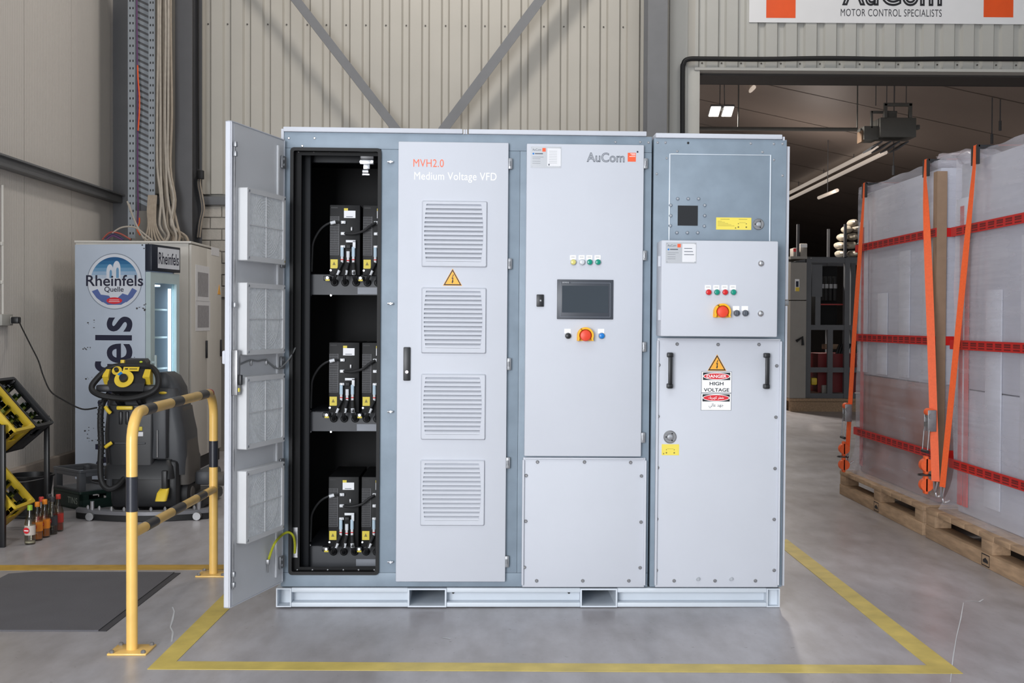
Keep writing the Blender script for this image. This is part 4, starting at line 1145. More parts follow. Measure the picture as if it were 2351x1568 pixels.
# ================================================================== floor scrubber
def make_scrubber():
    g = atz(322, 1188)
    sc = g.y / F
    t = thing('floor_scrubber', 'black and grey walk-behind floor scrubber with yellow levers', 'cleaning machine', T(g.x, g.y))
    def X(px): return (px - 322) * sc
    def Z(py): return (1188 - py) * sc
    def rsec(x0, x1, y0, y1, z, r=0.05, n=4):
        if y1 > 0.3: y1 = 0.1 + (y1 - 0.1) * 0.5; y0 = min(y0, 0.22)
        pts = []
        for cx, cy, a0 in ((x1 - r, y1 - r, 0), (x0 + r, y1 - r, 90), (x0 + r, y0 + r, 180), (x1 - r, y0 + r, 270)):
            for k in range(n):
                a = math.radians(a0 + 90 * k / (n - 1)); pts.append((cx + r * math.cos(a), cy + r * math.sin(a), z))
        return pts
    # squeegee: curved rubber blade under a steel strip
    n = 14; blade, bar = [], []
    for i in range(n + 1):
        u = -1 + 2 * i / n; x = 0.03 + u * 0.47; y = -0.16 + 0.14 * u * u
        blade.append([(x, y - 0.03, 0.004), (x, y + 0.03, 0.004), (x, y + 0.03, 0.045), (x, y - 0.03, 0.045)])
        bar.append([(x, y - 0.035, 0.045), (x, y + 0.02, 0.045), (x, y + 0.02, 0.075), (x, y - 0.035, 0.070)])
    MB().loft(blade, False).build('squeegee_blade', RUBBER, t)
    sb = MB().loft(bar, False).build('squeegee_bar', mat('squeegee_alloy', (120, 120, 124), 0.4, metal=0.3), t)
    for i in range(1, 10):
        u = -1 + 2 * i / 10; x = 0.03 + u * 0.47; y = -0.165 + 0.14 * u * u
        MB().lathe([(0.012, 0.072), (0.012, 0.088), (0.005, 0.10)], (x, y, 0), 8).build('thumb_nut', DSTEEL, sb)
    for u in (-0.72, 0.86):
        x = 0.03 + u * 0.47; y = -0.17 + 0.14 * u * u
        MB().cyl((x, y - 0.06, 0.03), (x, y - 0.02, 0.03), 0.028, seg=14).build('guide_roller', DSTEEL, t)
        MB().tube([(x, y, 0.05), (x, y, 0.10), (x, y, 0.13)], 0.014, 8, 2).build('spring_screw', CHROME, t)
    # chassis and wheels
    MB().box(X(248), 0.06, 0.06, X(400), 0.75, Z(1060), 0.03).build('chassis', KBLK, t)
    for px in (404, 246):
        w = MB(); x = X(px); w.use(RUBBER); w.lathe([(0.10, -0.035), (0.125, -0.03), (0.13, 0), (0.125, 0.03), (0.10, 0.035)], (x, 0.30, 0.131), 24, 'x')
        w.use(KBROWN); w.lathe([(0.06, 0.03), (0.05, 0.042)], (x, 0.30, 0.131), 18, 'x'); w.build('wheel', None, t)
    # tank shell
    secs = [rsec(X(228), X(412), 0.12, 0.95, Z(1095), 0.05), rsec(X(226), X(415), 0.10, 0.98, Z(1050), 0.06), rsec(X(224), X(412), 0.10, 0.98, Z(1000), 0.06),
            rsec(X(228), X(402), 0.11, 0.95, Z(950), 0.06), rsec(X(232), X(392), 0.13, 0.92, Z(915), 0.06), rsec(X(240), X(386), 0.16, 0.9, Z(895), 0.05)]
    MB().loft(secs).build('recovery_tank', KGREY, t)
    MB().loft([rsec(X(330), X(396), 0.30, 0.9, Z(935), 0.05), rsec(X(330), X(392), 0.32, 0.88, Z(895), 0.06), rsec(X(335), X(378), 0.36, 0.84, Z(868), 0.05), rsec(X(342), X(362), 0.42, 0.8, Z(858), 0.02)]).build('tank_lid', KGREY, t)
    MB().loft([rsec(X(385), X(418), 0.16, 0.92, Z(1120), 0.04), rsec(X(380), X(418), 0.14, 0.94, Z(1060), 0.04), rsec(X(372), X(411), 0.16, 0.92, Z(1000), 0.04), rsec(X(380), X(400), 0.2, 0.9, Z(940), 0.02)]).build('dusty_side_shell', KBROWN, t)
    # black front cover with ribs, grey strip with rod
    MB().loft([rsec(X(246), X(350), 0.03, 0.16, Z(1070), 0.03), rsec(X(240), X(352), 0.02, 0.16, Z(1000), 0.03), rsec(X(242), X(352), 0.03, 0.16, Z(932), 0.03)]).build('front_cover', KBLK, t)
    for px in (275, 290, 305): MB().box(X(px) - 0.012, 0.012, Z(975), X(px) + 0.012, 0.03, Z(945), 0.006).build('cover_rib', BPLAST, t)
    MB().box(X(262), 0.012, Z(1020), X(332), 0.03, Z(1016), 0.003).build('cover_rib', KGREY, t)
    MB().box(X(346), 0.03, Z(1055), X(378), 0.14, Z(918), 0.012).build('service_strip', KGREY, t)
    MB().cyl((X(359), 0.022, Z(1050)), (X(359), 0.022, Z(988)), 0.006, seg=8).build('gas_strut', CHROME, t)
    MB().loft([rsec(X(236), X(395), 0.0, 0.2, Z(1100), 0.04), rsec(X(236), X(392), 0.02, 0.2, Z(1072), 0.04), rsec(X(250), X(385), 0.06, 0.2, Z(1058), 0.03)]).build('lower_bumper', KBLK, t)
    # operator head
    hc = -0.10
    secs = []
    for py0, x0, x1, y in ((905, 262, 322, 0.02), (898, 256, 330, -0.02), (880, 250, 335, -0.03), (850, 252, 334, 0.03), (834, 262, 328, 0.09), (828, 272, 320, 0.12)):
        secs.append([(X(x0), y, Z(py0)), (X(x1), y, Z(py0)), (X(x1) - 0.01, y + 0.12, Z(py0) + 0.01), (X(x0) + 0.01, y + 0.12, Z(py0) + 0.01)])
    head = MB().loft(secs, False).build('control_head', KBLK, t)
    MB().tube([(X(a), y, Z(b)) for a, b, y in ((262, 842, 0.06), (240, 852, 0.03), (222, 872, 0.0), (214, 887, -0.02), (219, 899, -0.03), (240, 908, -0.04), (270, 913, -0.03), (300, 914, -0.03), (330, 908, -0.03), (352, 899, -0.03), (364, 886, -0.02), (363, 866, 0.0), (352, 850, 0.03), (330, 842, 0.06))], 0.022, 10, 4, True).build('handlebar', RUBBER, t)
    MB().box(X(222), -0.02, Z(900), X(256), 0.06, Z(884), 0.012).build('handle_wing', KBLK, t)
    MB().box(X(328), -0.02, Z(900), X(362), 0.06, Z(884), 0.012).build('handle_wing', KBLK, t)
    for px0, px1 in ((236, 252), (328, 346)):
        MB().loft([[(X(px0) + 0.006, 0.02, Z(883)), (X(px1), 0.0, Z(883)), (X(px1), 0.05, Z(883)), (X(px0) + 0.006, 0.05, Z(883))],
                   [(X(px0), -0.01, Z(865)), (X(px1), -0.03, Z(865)), (X(px1), 0.05, Z(865)), (X(px0), 0.05, Z(865))],
                   [(X(px0) + 0.01, 0.02, Z(848)), (X(px1), 0.0, Z(848)), (X(px1), 0.06, Z(848)), (X(px0) + 0.01, 0.06, Z(848))]], False).build('drive_trigger', KYEL, t)
    tl = Matrix.Rotation(math.radians(-30), 4, 'X')
    def dial(px, py, r, y, nm):
        M_ = T(X(px), y, Z(py)) @ Matrix.Rotation(math.radians(-32), 4, 'X')
        d_ = MB(M_); d_.use(KYEL); d_.lathe([(r, 0), (r, 0.006)], (0, 0, 0), 26, 'y')
        d_.use(KBLK); d_.lathe([(r * 0.45, 0.005), (r * 0.42, 0.03), (r * 0.2, 0.032)], (0, 0, 0), 16, 'y')
        if r > 0.05: d_.use(BLUEL); d_.M = M_ @ FRONT; poly(d_, [(-0.2 * r, 0.62 * r), (-0.52 * r, 0.36 * r), (-0.80 * r, 0.52 * r), (-0.45 * r, 0.86 * r)], 0.007)
        d_.build(nm, None, t)
    dial(289, 870, 0.068, -0.035, 'programme_dial'); dial(268, 852, 0.035, 0.012, 'small_dial')
    M_ = T(X(300), 0.015, Z(848)) @ Matrix.Rotation(math.radians(-40), 4, 'X')
    l_ = MB(M_); l_.use(KYEL); l_.box(-0.056, -0.004, -0.018, 0.056, 0, 0.018); l_.use(BLACKP); l_.M = M_ @ FRONT; rect(l_, -0.044, -0.006, -0.022, 0.006, 0.0045); rect(l_, -0.012, -0.004, 0.044, 0.003, 0.0045); l_.build('name_strip', None, t)
    MB().box(X(270), 0.06, Z(838), X(279), 0.09, Z(827), 0.005).build('key_tag', KYEL, t)
    MB().ell((X(316), 0.08, Z(832)), (0.012, 0.01, 0.008)).build('status_button', mat('lime_button', (190, 210, 60)), t)
    for px in (266, 315): MB().tube([(X(px), 0.05, Z(905)), (X(px), 0.04, Z(918)), (X(px) + 0.01, 0.1, Z(932))], 0.022, 8, 3).build('head_strut', KBLK, t)
    # yellow levers, pedal, labels
    def bar_(px0, py0, px1, py1, r, y, nm='yellow_lever'): MB().tube([(X(px0), y, Z(py0)), (X((px0 + px1) / 2), y - 0.01, Z((py0 + py1) / 2)), (X(px1), y, Z(py1))], r, 8, 3).build(nm, KYEL, t)
    bar_(244, 934, 255, 948, 0.014, -0.01); bar_(244, 1026, 258, 1016, 0.013, -0.01)
    MB().box(X(268), -0.01, Z(941), X(305), 0.02, Z(932), 0.008).build('yellow_latch', KYEL, t)
    MB().ell((X(360), 0.16, Z(905)), (0.035, 0.03, 0.012)).build('yellow_cap', KYEL, t)
    MB().box(X(383), 0.14, Z(973), X(392), 0.16, Z(967), 0.004).build('yellow_clip', KYEL, t)
    MB().loft([rsec(X(362), X(387), -0.08, -0.03, Z(1147), 0.015), rsec(X(364), X(389), -0.06, 0.0, Z(1130), 0.018), rsec(X(368), X(388), -0.02, 0.02, Z(1121), 0.015)]).build('yellow_pedal', KYEL, t)
    MB().box(X(372), -0.02, Z(1122), X(384), 0.10, Z(1080), 0.006).build('pedal_arm', KBLK, t)
    MB().box(X(314), 0.014, Z(989), X(325), 0.03, Z(980), 0.002).build('yellow_sticker', LABELYD, t)
    MB().box(X(312), 0.014, Z(1002), X(327), 0.03, Z(992), 0.002).build('white_sticker', PAPER, t)
    # drain hose, ribbed
    hp_ = [(246, 905, 0.04), (236, 930, -0.01), (233, 970, -0.02), (235, 1020, -0.02), (234, 1070, -0.03), (240, 1105, -0.05), (256, 1120, -0.06), (274, 1114, -0.04), (284, 1098, 0.02)]
    MB().tube([(X(a), y, Z(b)) for a, b, y in hp_], 0.021, 10, 8, radii=None).build('drain_hose', RUBBER, t)
    for i in range(16):
        z = Z(920 + i * 10); x = X(234.5 + 1.5 * math.cos(i)); MB().lathe([(0.0235, -0.004), (0.0235, 0.004)], (x, -0.02, z), 10).build('hose_rib', RUBBER, t)
    MB().box(X(415), 0.35, Z(1130), X(455), 0.7, Z(1095), 0.03).build('brush_motor', KGREY, t)
    MB().lathe([(0.05, 0), (0.055, 0.05), (0.05, 0.06)], (X(458), 0.5, Z(1120)), 14, 'x').build('bumper_roller', KBROWN, t)
    MB().box(X(270), 0.30, 0.01, X(440), 0.95, 0.10, 0.03).build('brush_deck', KBLK, t)
    return t, (g, sc)
SCR, (sg, ssc) = make_scrubber()

# wall socket, conduit, plug, cord
zs = atx(10, 735, WX).z; ys = atx(10, 735, WX).y
so = thing('wall_socket', 'grey wall socket box with a thin conduit above it', 'socket', T(WX, ys, zs))
MB().box(0.0, -0.16, -0.045, 0.05, 0.06, 0.05, 0.008).build('socket_box', mat('socket_plastic', (168, 166, 160), 0.5), so)
MB().box(0.05, 0.0, -0.03, 0.054, 0.05, 0.03, 0.002).build('socket_face', CABG, so)
MB().cyl((0.012, -0.06, 0.05), (0.012, -0.06, 1.12), 0.011, seg=8).build('conduit', CABG, so)
for z in (0.3, 0.62): MB().box(0, -0.078, z, 0.02, -0.042, z + 0.03, 0.003).build('conduit_clip', CABG, so)
cb = thing('charging_cord', 'black charging cord drooping from the wall socket to the scrubber', 'cord', T(WX, ys, zs))
MB().box(0.054, -0.01, -0.028, 0.12, 0.055, 0.028, 0.01).build('plug', BPLAST, cb)
def cpt(px, py, f):
    # the cord runs from the socket to the scrubber's flank; depth goes evenly between the two
    e0 = Vector((WX + 0.12, ys + 0.02, zs)); e1 = Vector((sg.x - 0.31, sg.y + 0.11, 0.80))
    return aty(px, py, e0.y + (e1.y - e0.y) * f) - Vector((WX, ys, zs))
MB().tube([(0.11, 0.02, 0.0), cpt(50, 752, 0.1), cpt(70, 792, 0.22), cpt(88, 828, 0.34), cpt(99, 862, 0.45), cpt(116, 898, 0.55), cpt(145, 918, 0.7), cpt(188, 939, 0.85), cpt(222, 936, 1.0)], 0.006, 8, 6).build('cord', RUBBER, cb)

# ================================================================== crates, rack, bottles, bucket
def crate_mesh(mb, L, W, H, m, t=0.012, holes=True):
    mb.use(m)
    mb.box(-L / 2, -W / 2, 0, L / 2, W / 2, 0.01)
    for s in (-1, 1):
        y0, y1 = s * (W / 2 - t), s * W / 2
        if holes:
            mb.box(-L / 2, y0, 0, L / 2, y1, H * 0.22, 0.002); mb.box(-L / 2, y0, H * 0.84, L / 2, y1, H, 0.002)
            for a, b in ((-L / 2, -L * 0.36), (L * 0.36, L / 2), (-L * 0.06, L * 0.06)): mb.box(a, y0, H * 0.22, b, y1, H * 0.84)
            mb.box(-L * 0.36, y0 + s * 0.002, H * 0.5, L * 0.36, y1 - s * 0.002, H * 0.66)
        else: mb.box(-L / 2, y0, 0, L / 2, y1, H, 0.002)
        x0, x1 = s * (L / 2 - t), s * L / 2
        mb.box(x0, -W / 2, 0, x1, W / 2, H * 0.55, 0.002); mb.box(x0, -W / 2, H * 0.82, x1, W / 2, H, 0.002)
        for a, b in ((-W / 2, -W * 0.25), (W * 0.25, W / 2)): mb.box(x0, a, H * 0.55, x1, b, H * 0.82)
    for sx in (-1, 1):
        for sy in (-1, 1): mb.box(sx * (L / 2 - 0.03), sy * (W / 2 - 0.03), 0, sx * L / 2, sy * W / 2, H, 0.004)
def crate_rim(mb, L, W, H, m):
    mb.use(m); o = rrect(-L / 2 - 0.006, -W / 2 - 0.006, L / 2 + 0.006, W / 2 + 0.006, 0.02); i_ = rrect(-L / 2 + 0.014, -W / 2 + 0.014, L / 2 - 0.014, W / 2 - 0.014, 0.012)
    mb.ring(o, i_, H - 0.012, H + 0.004, 'z')
CL, CW, CH = 0.40, 0.29, 0.27
def crate(name, label, M, m, divs=(5, 4), H=CH):
    t = thing(name, label, 'crate', M, 'drink crates on the tilted rack' if 'rack' in label else None)
    b = MB(); crate_mesh(b, CL, CW, H, m); b.build('crate_shell', None, t)
    b = MB(); crate_rim(b, CL, CW, H, m); b.build('crate_rim', None, t)
    b = MB().use(m)
    for i in range(1, divs[0]): x = -CL / 2 + CL * i / divs[0]; b.box(x - 0.002, -CW / 2 + 0.012, 0.01, x + 0.002, CW / 2 - 0.012, H * 0.45)
    for i in range(1, divs[1]): y = -CW / 2 + CW * i / divs[1]; b.box(-CL / 2 + 0.012, y - 0.002, 0.01, CL / 2 - 0.012, y + 0.002, H * 0.45)
    b.build('crate_divider', None, t)
    return t
BR, BH = 0.029, 0.235
def bottle_proto(name, label, glass, group):
    b = MB().use(glass)
    b.lathe([(BR * 0.9, 0.0), (BR, 0.01), (BR, 0.125), (BR * 0.8, 0.155), (0.014, 0.185), (0.0125, 0.225), (0.0135, 0.228), (0.0135, BH)], (0, 0, 0), 12)
    o = b.build(name); return o
beer = bottle_proto('beer_bottle', '', GLASSG, '')
lab = MB().use(mat('beer_label', (190, 196, 190), 0.6)); lab.lathe([(BR + 0.0006, 0.05), (BR + 0.0006, 0.10)], (0, 0, 0), 12)
labm = lab.build('bottle_label', None, beer)
neck = MB().use(mat('beer_neck_foil', (150, 160, 70), 0.5)); neck.lathe([(0.0165, 0.18), (0.0135, 0.20)], (0, 0, 0), 12); neckm = neck.build('neck_label', None, beer)
BLAB = []
def fill_crate(M, cols, label, group, first=None):
    for i in range(5):
        for j in range(4):
            if random.random() < 0.08: continue
            x = -CL / 2 + CL * (i + 0.5) / 5; y = -CW / 2 + CW * (j + 0.5) / 4
            global BEER_USED
            o = beer if not BEER_USED else copy_tree(beer)
            BEER_USED = True
            o.matrix_world = M @ T(x, y, 0.0105)
            tag(o, label, 'bottle', group)
BEER_USED = False
SL = math.radians(49)
ux = Vector((math.cos(SL), 0, -math.sin(SL))); uz = Vector((math.sin(SL), 0, math.cos(SL)))
def rackM(cx, yc, cz):
    """crate frame: its lower rim corner line sits at (cx, cz)"""
    c = Vector((cx, yc, cz)) - ux * (CL / 2) - uz * CH
    return Matrix(((ux.x, 0, uz.x, c.x), (0, 1, 0, c.y), (ux.z, 0, uz.z, c.z), (0, 0, 0, 1)))
yl0 = 7.20
M1 = rackM(-3.02, yl0 + 0.16, 0.717); M2 = rackM(-3.02, yl0 + 0.475, 0.717); M3 = rackM(-3.02, yl0 + 0.16, 0.235)
crate('drink_crate', 'yellow drink crate on the upper tier of the tilted rack', M1, CRATEY)
crate('drink_crate', 'black drink crate behind the yellow one on the tilted rack', M2, CRATEB)
crate('drink_crate', 'yellow drink crate on the lower tier of the tilted rack', M3, CRATEY)
fill_crate(M1, 0, 'green bottle lying in the upper yellow crate', 'bottles in the upper yellow crate')
fill_crate(M2, 0, 'green bottle lying in the black crate', 'bottles in the black crate')
fill_crate(M3, 0, 'green bottle lying in the lower yellow crate', 'bottles in the lower yellow crate')
rk = thing('crate_rack', 'black square tube rack holding tilted drink crates by the left wall', 'rack', T(0, 0, 0))
xf, xb_, ya, yb_ = -3.08, -3.72, yl0 - 0.035, yl0 + 0.66
for x in (xf, xb_):
    for y in (ya, yb_):
        MB().box(x - 0.015, y - 0.015, 0.0, x + 0.015, y + 0.015, 0.76 if x == xf else 1.15, 0.002).build('leg', BPLAST, rk)
for y in (ya, yb_):
    MB().box(xb_, y - 0.012, 0.735, xf, y + 0.012, 0.76, 0.002).build('side_rail', BPLAST, rk)
    MB().box(xb_, y - 0.012, 0.06, xf, y + 0.012, 0.085, 0.002).build('side_rail', BPLAST, rk)
for cz in (0.717, 0.235):
    for s in (0.06, 0.34):
        q = Vector((-3.02, 0, cz)) - uz * (CH + 0.012) - ux * s
        MB().box(q.x - 0.011, ya, q.z - 0.011, q.x + 0.011, yb_, q.z + 0.011, 0.002).build('crate_rail', BPLAST, rk)
# bottles standing on the floor
SODA = [(69, 1249, 0), (86, 1240, 1), (103, 1233, 1), (95, 1226, 2), (120, 1226, 3), (113, 1218, 3), (134, 1219, 2)]
caps = {0: (150, 190, 60), 1: (235, 140, 40), 2: (200, 60, 50), 3: (60, 60, 64)}
liq = {0: (222, 218, 206), 1: (226, 132, 40), 2: (190, 70, 40), 3: (50, 40, 40)}
lbls = ['clear bottle with red label and green cap, nearest of the bottle row', 'orange drink bottle just behind the nearest bottle on the floor', 'orange drink bottle in the middle of the floor row', 'red capped bottle standing behind the two orange bottles',
        'dark drink bottle just left of the rightmost floor bottle', 'dark drink bottle farthest back in the floor row', 'red capped bottle at the right end of the floor row']
for i, (px, py, k) in enumerate(SODA):
    p = atz(px, py); t = thing('soda_bottle', lbls[i], 'bottle', T(p.x, p.y), 'soft drink bottles on the floor')
    b = MB().use(GLASSC); b.lathe([(0.03, 0.0005), (0.033, 0.008), (0.033, 0.13), (0.026, 0.16), (0.015, 0.19), (0.014, 0.235)], (0, 0, 0), 14); b.build('glass', None, t)
    b = MB().use(mat('drink_%d' % k, liq[k], 0.3)); b.lathe([(0.029, 0.01), (0.029, 0.10 if k in (1, 2) else 0.02)], (0, 0, 0), 12); b.build('drink', None, t)
    b = MB().use(mat('soda_label_%d' % k, (200, 190, 180) if k == 0 else caps[k], 0.5)); b.lathe([(0.0335, 0.06), (0.0335, 0.12)], (0, 0, 0), 14)
    b.use(REDP); M0 = Matrix.Rotation(-0.3, 4, 'Z'); b.M = M0 @ T(0, -0.0345, 0.09) @ FRONT; poly(b, circ(0, 0, 0.022, 0.02, 14), 0.0); b.use(PWHITE); rect(b, -0.016, -0.004, 0.016, 0.003, 0.0004)
    b.build('label_sleeve', None, t)
    b = MB().use(mat('soda_cap_%d' % k, caps[k], 0.4)); b.lathe([(0.016, 0.215), (0.016, 0.243), (0.013, 0.246)], (0, 0, 0), 12); b.build('cap', None, t)
# bucket
bp0 = Vector((-3.37, 8.3, 0))
bk = thing('mortar_bucket', 'black round bucket standing behind the crate rack', 'bucket', T(bp0.x, bp0.y))
MB().lathe([(0.115, 0.0), (0.12, 0.004), (0.155, 0.29), (0.165, 0.292), (0.165, 0.302), (0.150, 0.302), (0.115, 0.02), (0.01, 0.015)], (0, 0, 0), 28).build('bucket_body', BPLAST, bk)
MB().tube([(-0.16, 0, 0.295), (-0.12, -0.10, 0.285), (0, -0.17, 0.27), (0.12, -0.10, 0.285), (0.16, 0, 0.295)], 0.004, 6, 4).build('bucket_bail', DSTEEL, bk)
# floor crates
pc = atz(176, 1172)
MG = T(pc.x - 0.03, pc.y + 0.245, 0.0) @ RZ(-42)
ng = crate('drink_crate', 'dark green crate lettered TINS on the floor under the grey crate', MG, CRATEN, H=0.13)
gc = thing('stacking_crate', 'open grey crate stacked on the green crate beside the scrubber', 'crate', MG @ T(0, 0, 0.1345))
GH = 0.155
b = MB(); crate_rim(b, CL, CW, GH, CRATEG); b.build('crate_rim', None, gc)
for sx in (-1, 1):
    for sy in (-1, 1): MB().box(sx * (CL / 2 - 0.05), sy * (CW / 2 - 0.05), 0, sx * CL / 2, sy * CW / 2, GH - 0.012, 0.004).build('corner_post', CRATEG, gc)
    MB().box(-CL / 2 + 0.05, sx * (CW / 2 - 0.012), GH - 0.045, CL / 2 - 0.05, sx * CW / 2, GH - 0.012, 0.002).build('side_band', CRATEG, gc)
    MB().box(sx * (CL / 2 - 0.012), -CW / 2 + 0.05, GH - 0.045, sx * CL / 2, CW / 2 - 0.05, GH - 0.012, 0.002).build('side_band', CRATEG, gc)
    MB().box(-CL / 2 + 0.05, sx * (CW / 2 - 0.012), 0, CL / 2 - 0.05, sx * CW / 2, 0.02, 0.002).build('side_band', CRATEG, gc)
MB().box(-CL / 2, -CW / 2, 0, CL / 2, CW / 2, 0.008).build('crate_floor', CRATEG, gc)
b = MB(T(0, -CW / 2 - 0.001, 0) @ FRONT).use(CRATEN); rect(b, -CL * 0.4, 0.02, CL * 0.48, 0.112, 0.0006)
b.use(mat('crate_lettering', (150, 160, 150), 0.6)); put_text(b, 'TINS', CL * 0.06, 0.04, CL * 0.42, 0.088, 0.0012, bold=0.01, sp=1.1); b.build('crate_lettering', None, ng)

# ================================================================== fridge
FB = Vector((-3.615, 9.835, 0)); FD, FW, FH = 0.70, 0.50, 2.05
MF = T(FB.x, FB.y) @ RZ(-12); MFI = MF.inverted()
fr_ = thing('drinks_fridge', 'tall pale blue glass-door drinks fridge with round fountain logo', 'fridge', MF)
def Fs(px, py):      # pixel on the side panel plane y = 0
    o, d = ray_in(MFI, px, py); t = -o.y / d.y; return o.x + d.x * t, o.z + d.z * t
def Ff(px, py):      # pixel on the front plane x = FD
    o, d = ray_in(MFI, px, py); t = (FD - o.x) / d.x; return o.y + d.y * t, o.z + d.z * t
FRB = mat('fridge_white_liner', (196, 206, 210), 0.5)
MB().box(0, 0, 0.06, FD - 0.05, 0.02, FH, 0.003).build('side_panel', FRIDGEP, fr_)
MB().box(0, FW - 0.02, 0.06, FD - 0.05, FW, FH, 0.003).build('side_panel', FRIDGEP, fr_)
MB().box(0, 0.02, 0.06, 0.02, FW - 0.02, FH).build('rear_panel', FRB, fr_)
MB().box(0.0, 0.02, FH - 0.03, FD - 0.05, FW - 0.02, FH).build('top_panel', FRIDGEP, fr_)
MB().box(0.0, 0.02, 0.06, FD - 0.05, FW - 0.02, 0.2).build('bottom_panel', FRIDGEP, fr_)
MB().box(0.02, 0.01, 0.0, FD - 0.06, FW - 0.01, 0.06).build('kick_plinth', BPLAST, fr_)
zh = Ff(360, 622)[1]
HEADN = mat('header_navy', (22, 30, 46), 0.4)
MB().box(FD - 0.05, 0.0, zh, FD + 0.01, FW, FH, 0.004).build('header_box', HEADN, fr_)
FRP = Matrix(((0, 0, 1, FD), (1, 0, 0, 0), (0, 1, 0, 0), (0, 0, 0, 1)))    # print plane on the front
hs = MB(FRP).use(mat('header_sign_white', (214, 218, 226), 0.5)); rect(hs, 0.10, zh + 0.025, FW - 0.02, FH - 0.02, 0.0115)
hs.use(NAVY); put_text(hs, 'Rheinfels', 0.115, zh + 0.06, FW - 0.035, FH - 0.06, 0.0125, bold=0.01); hs.build('header_sign', None, fr_)
DFR = mat('fridge_door_frame', (176, 192, 194), 0.4)
dz_ = zh - 0.012
fdoor = MB(FRP); fdoor.M = FRP @ Matrix(); fdoor.ring(sq(0.0, 0.2, FW, dz_), sq(0.07, 0.27, FW - 0.05, dz_ - 0.09), -0.045, 0.0, 'z'); fd_ = fdoor.build('glass_door_frame', DFR, fr_)
gp = MB(FRP); gp.box(0.07, 0.27, -0.03, FW - 0.05, dz_ - 0.09, -0.024); gp.build('glass_pane', PANE, fr_)
MB().box(FD, 0.02, 1.05, FD + 0.03, 0.05, 1.07).box(FD, 0.02, 0.85, FD + 0.03, 0.05, 0.87).box(FD + 0.02, 0.025, 0.8, FD + 0.035, 0.045, 1.12, 0.004).build('door_pull', DFR, fr_)
TUBE = emit('fridge_light_tube', (236, 240, 255), 5.0)
o_, d_ = ray_in(MFI, 389, 800); yt_ = o_.y + d_.y * ((FD - 0.05 - o_.x) / d_.x)
MB().box(FD - 0.058, yt_ - 0.014, 0.28, FD - 0.042, yt_ + 0.014, dz_ - 0.13).build('light_tube', TUBE, fr_)
MB().box(FD - 0.12, 0.09, dz_ - 0.115, FD - 0.075, FW - 0.2, dz_ - 0.10).build('light_tube', TUBE, fr_)
for z in (0.45, 0.72, 0.99, 1.26, 1.5):
    sh = MB()
    for k in range(9): y = 0.03 + k * 0.054; sh.box(0.05, y - 0.002, z, FD - 0.10, y + 0.002, z + 0.004)
    sh.box(FD - 0.105, 0.03, z - 0.004, FD - 0.098, FW - 0.03, z + 0.012); sh.build('wire_shelf', PWHITE, fr_)
can = None
for z, n, cc in ((0.465, 5, (180, 160, 60)), (0.735, 5, (170, 60, 50)), (1.005, 4, (90, 110, 150))):
    for k in range(n):
        if True:
            b = MB().use(mat('can_%d' % cc[0], cc, 0.35, metal=0.2)); b.lathe([(0.028, 0), (0.031, 0.006), (0.031, 0.11), (0.026, 0.118)], (0, 0, 0), 12)
            o = b.build('drink_can'); o.matrix_world = MF @ T(FD - 0.15, 0.07 + k * 0.075, z)
            tag(o, {180: 'yellow drink can on the lowest lit shelf of the fridge', 170: 'red drink can on the middle lit shelf of the fridge', 90: 'blue drink can on the upper lit shelf of the fridge'}[cc[0]], 'can', 'cans in the fridge, shelf at %.1f m' % z)
# print on the side panel
pm = MB(FRONT.copy()); pm.M = T(0, -0.0006, 0) @ FRONT
def fs_box(a, b, c, d): x0, z0 = Fs(a, d); x1, z1 = Fs(c, b); return x0, z0, x1, z1
x0, z0, x1, z1 = fs_box(201, 582, 325, 709); cx, cz, rx, ry = (x0 + x1) / 2, (z0 + z1) / 2, (x1 - x0) / 2, (z1 - z0) / 2
pm.use(mat('logo_shadow', (128, 138, 152))); poly(pm, circ(cx, cz, rx * 1.02, ry * 1.02, 48), 0)
pm.use(mat('logo_white', (206, 210, 218))); poly(pm, circ(cx, cz, rx * 0.99, ry * 0.99, 48), 0.0006)
pm.use(mat('logo_blue_dark', (26, 84, 132))); 
def cap_(f0, f1, col, z):   # horizontal slice of the disc between two heights (-1..1)
    pts = []
    n = 14; r = 0.88
    for i in range(n + 1): h = f0 + (f1 - f0) * i / n; pts.append((cx + rx * math.sqrt(max(r * r - h * h, 0)), cz + ry * h))
    for i in range(n, -1, -1): h = f0 + (f1 - f0) * i / n; pts.append((cx - rx * math.sqrt(max(r * r - h * h, 0)), cz + ry * h))
    pm.use(mat(col[0], col[1])); poly(pm, pts, z)
for i, c in enumerate(((22, 82, 130), (36, 100, 146), (66, 124, 164), (104, 148, 182), (146, 172, 198))):
    cap_(0.879 - 0.13 * (i + 1), 0.879 - 0.13 * i, ('logo_sky_%d' % i, c), 0.0010)
cap_(0.10, 0.23, ('logo_sky_5', (176, 190, 206)), 0.0010)
# fountain plumes
pm.use(mat('logo_white', (206, 210, 218)))
for fx, top, w_ in ((-0.16, 0.62, 0.13), (0.09, 0.74, 0.14)):
    pts = [(cx + rx * (fx - w_), cz + ry * 0.05)] + [(cx + rx * (fx + w_ * math.cos(math.radians(a))), cz + ry * (top - 0.28 + 0.28 * math.sin(math.radians(a)))) for a in range(180, -1, -15)] + [(cx + rx * (fx + w_), cz + ry * 0.05)]
    poly(pm, pts, 0.0014)
pm.use(mat('logo_sky_3', (104, 148, 182)))
for fx, top, w_ in ((-0.13, 0.42, 0.045), (0.12, 0.50, 0.05)):
    pts = [(cx + rx * (fx - w_), cz + ry * 0.12)] + [(cx + rx * (fx + w_ * math.cos(math.radians(a))), cz + ry * (top - 0.1 + 0.1 * math.sin(math.radians(a)))) for a in range(180, -1, -30)] + [(cx + rx * (fx + w_), cz + ry * 0.12)]
    poly(pm, pts, 0.0017)
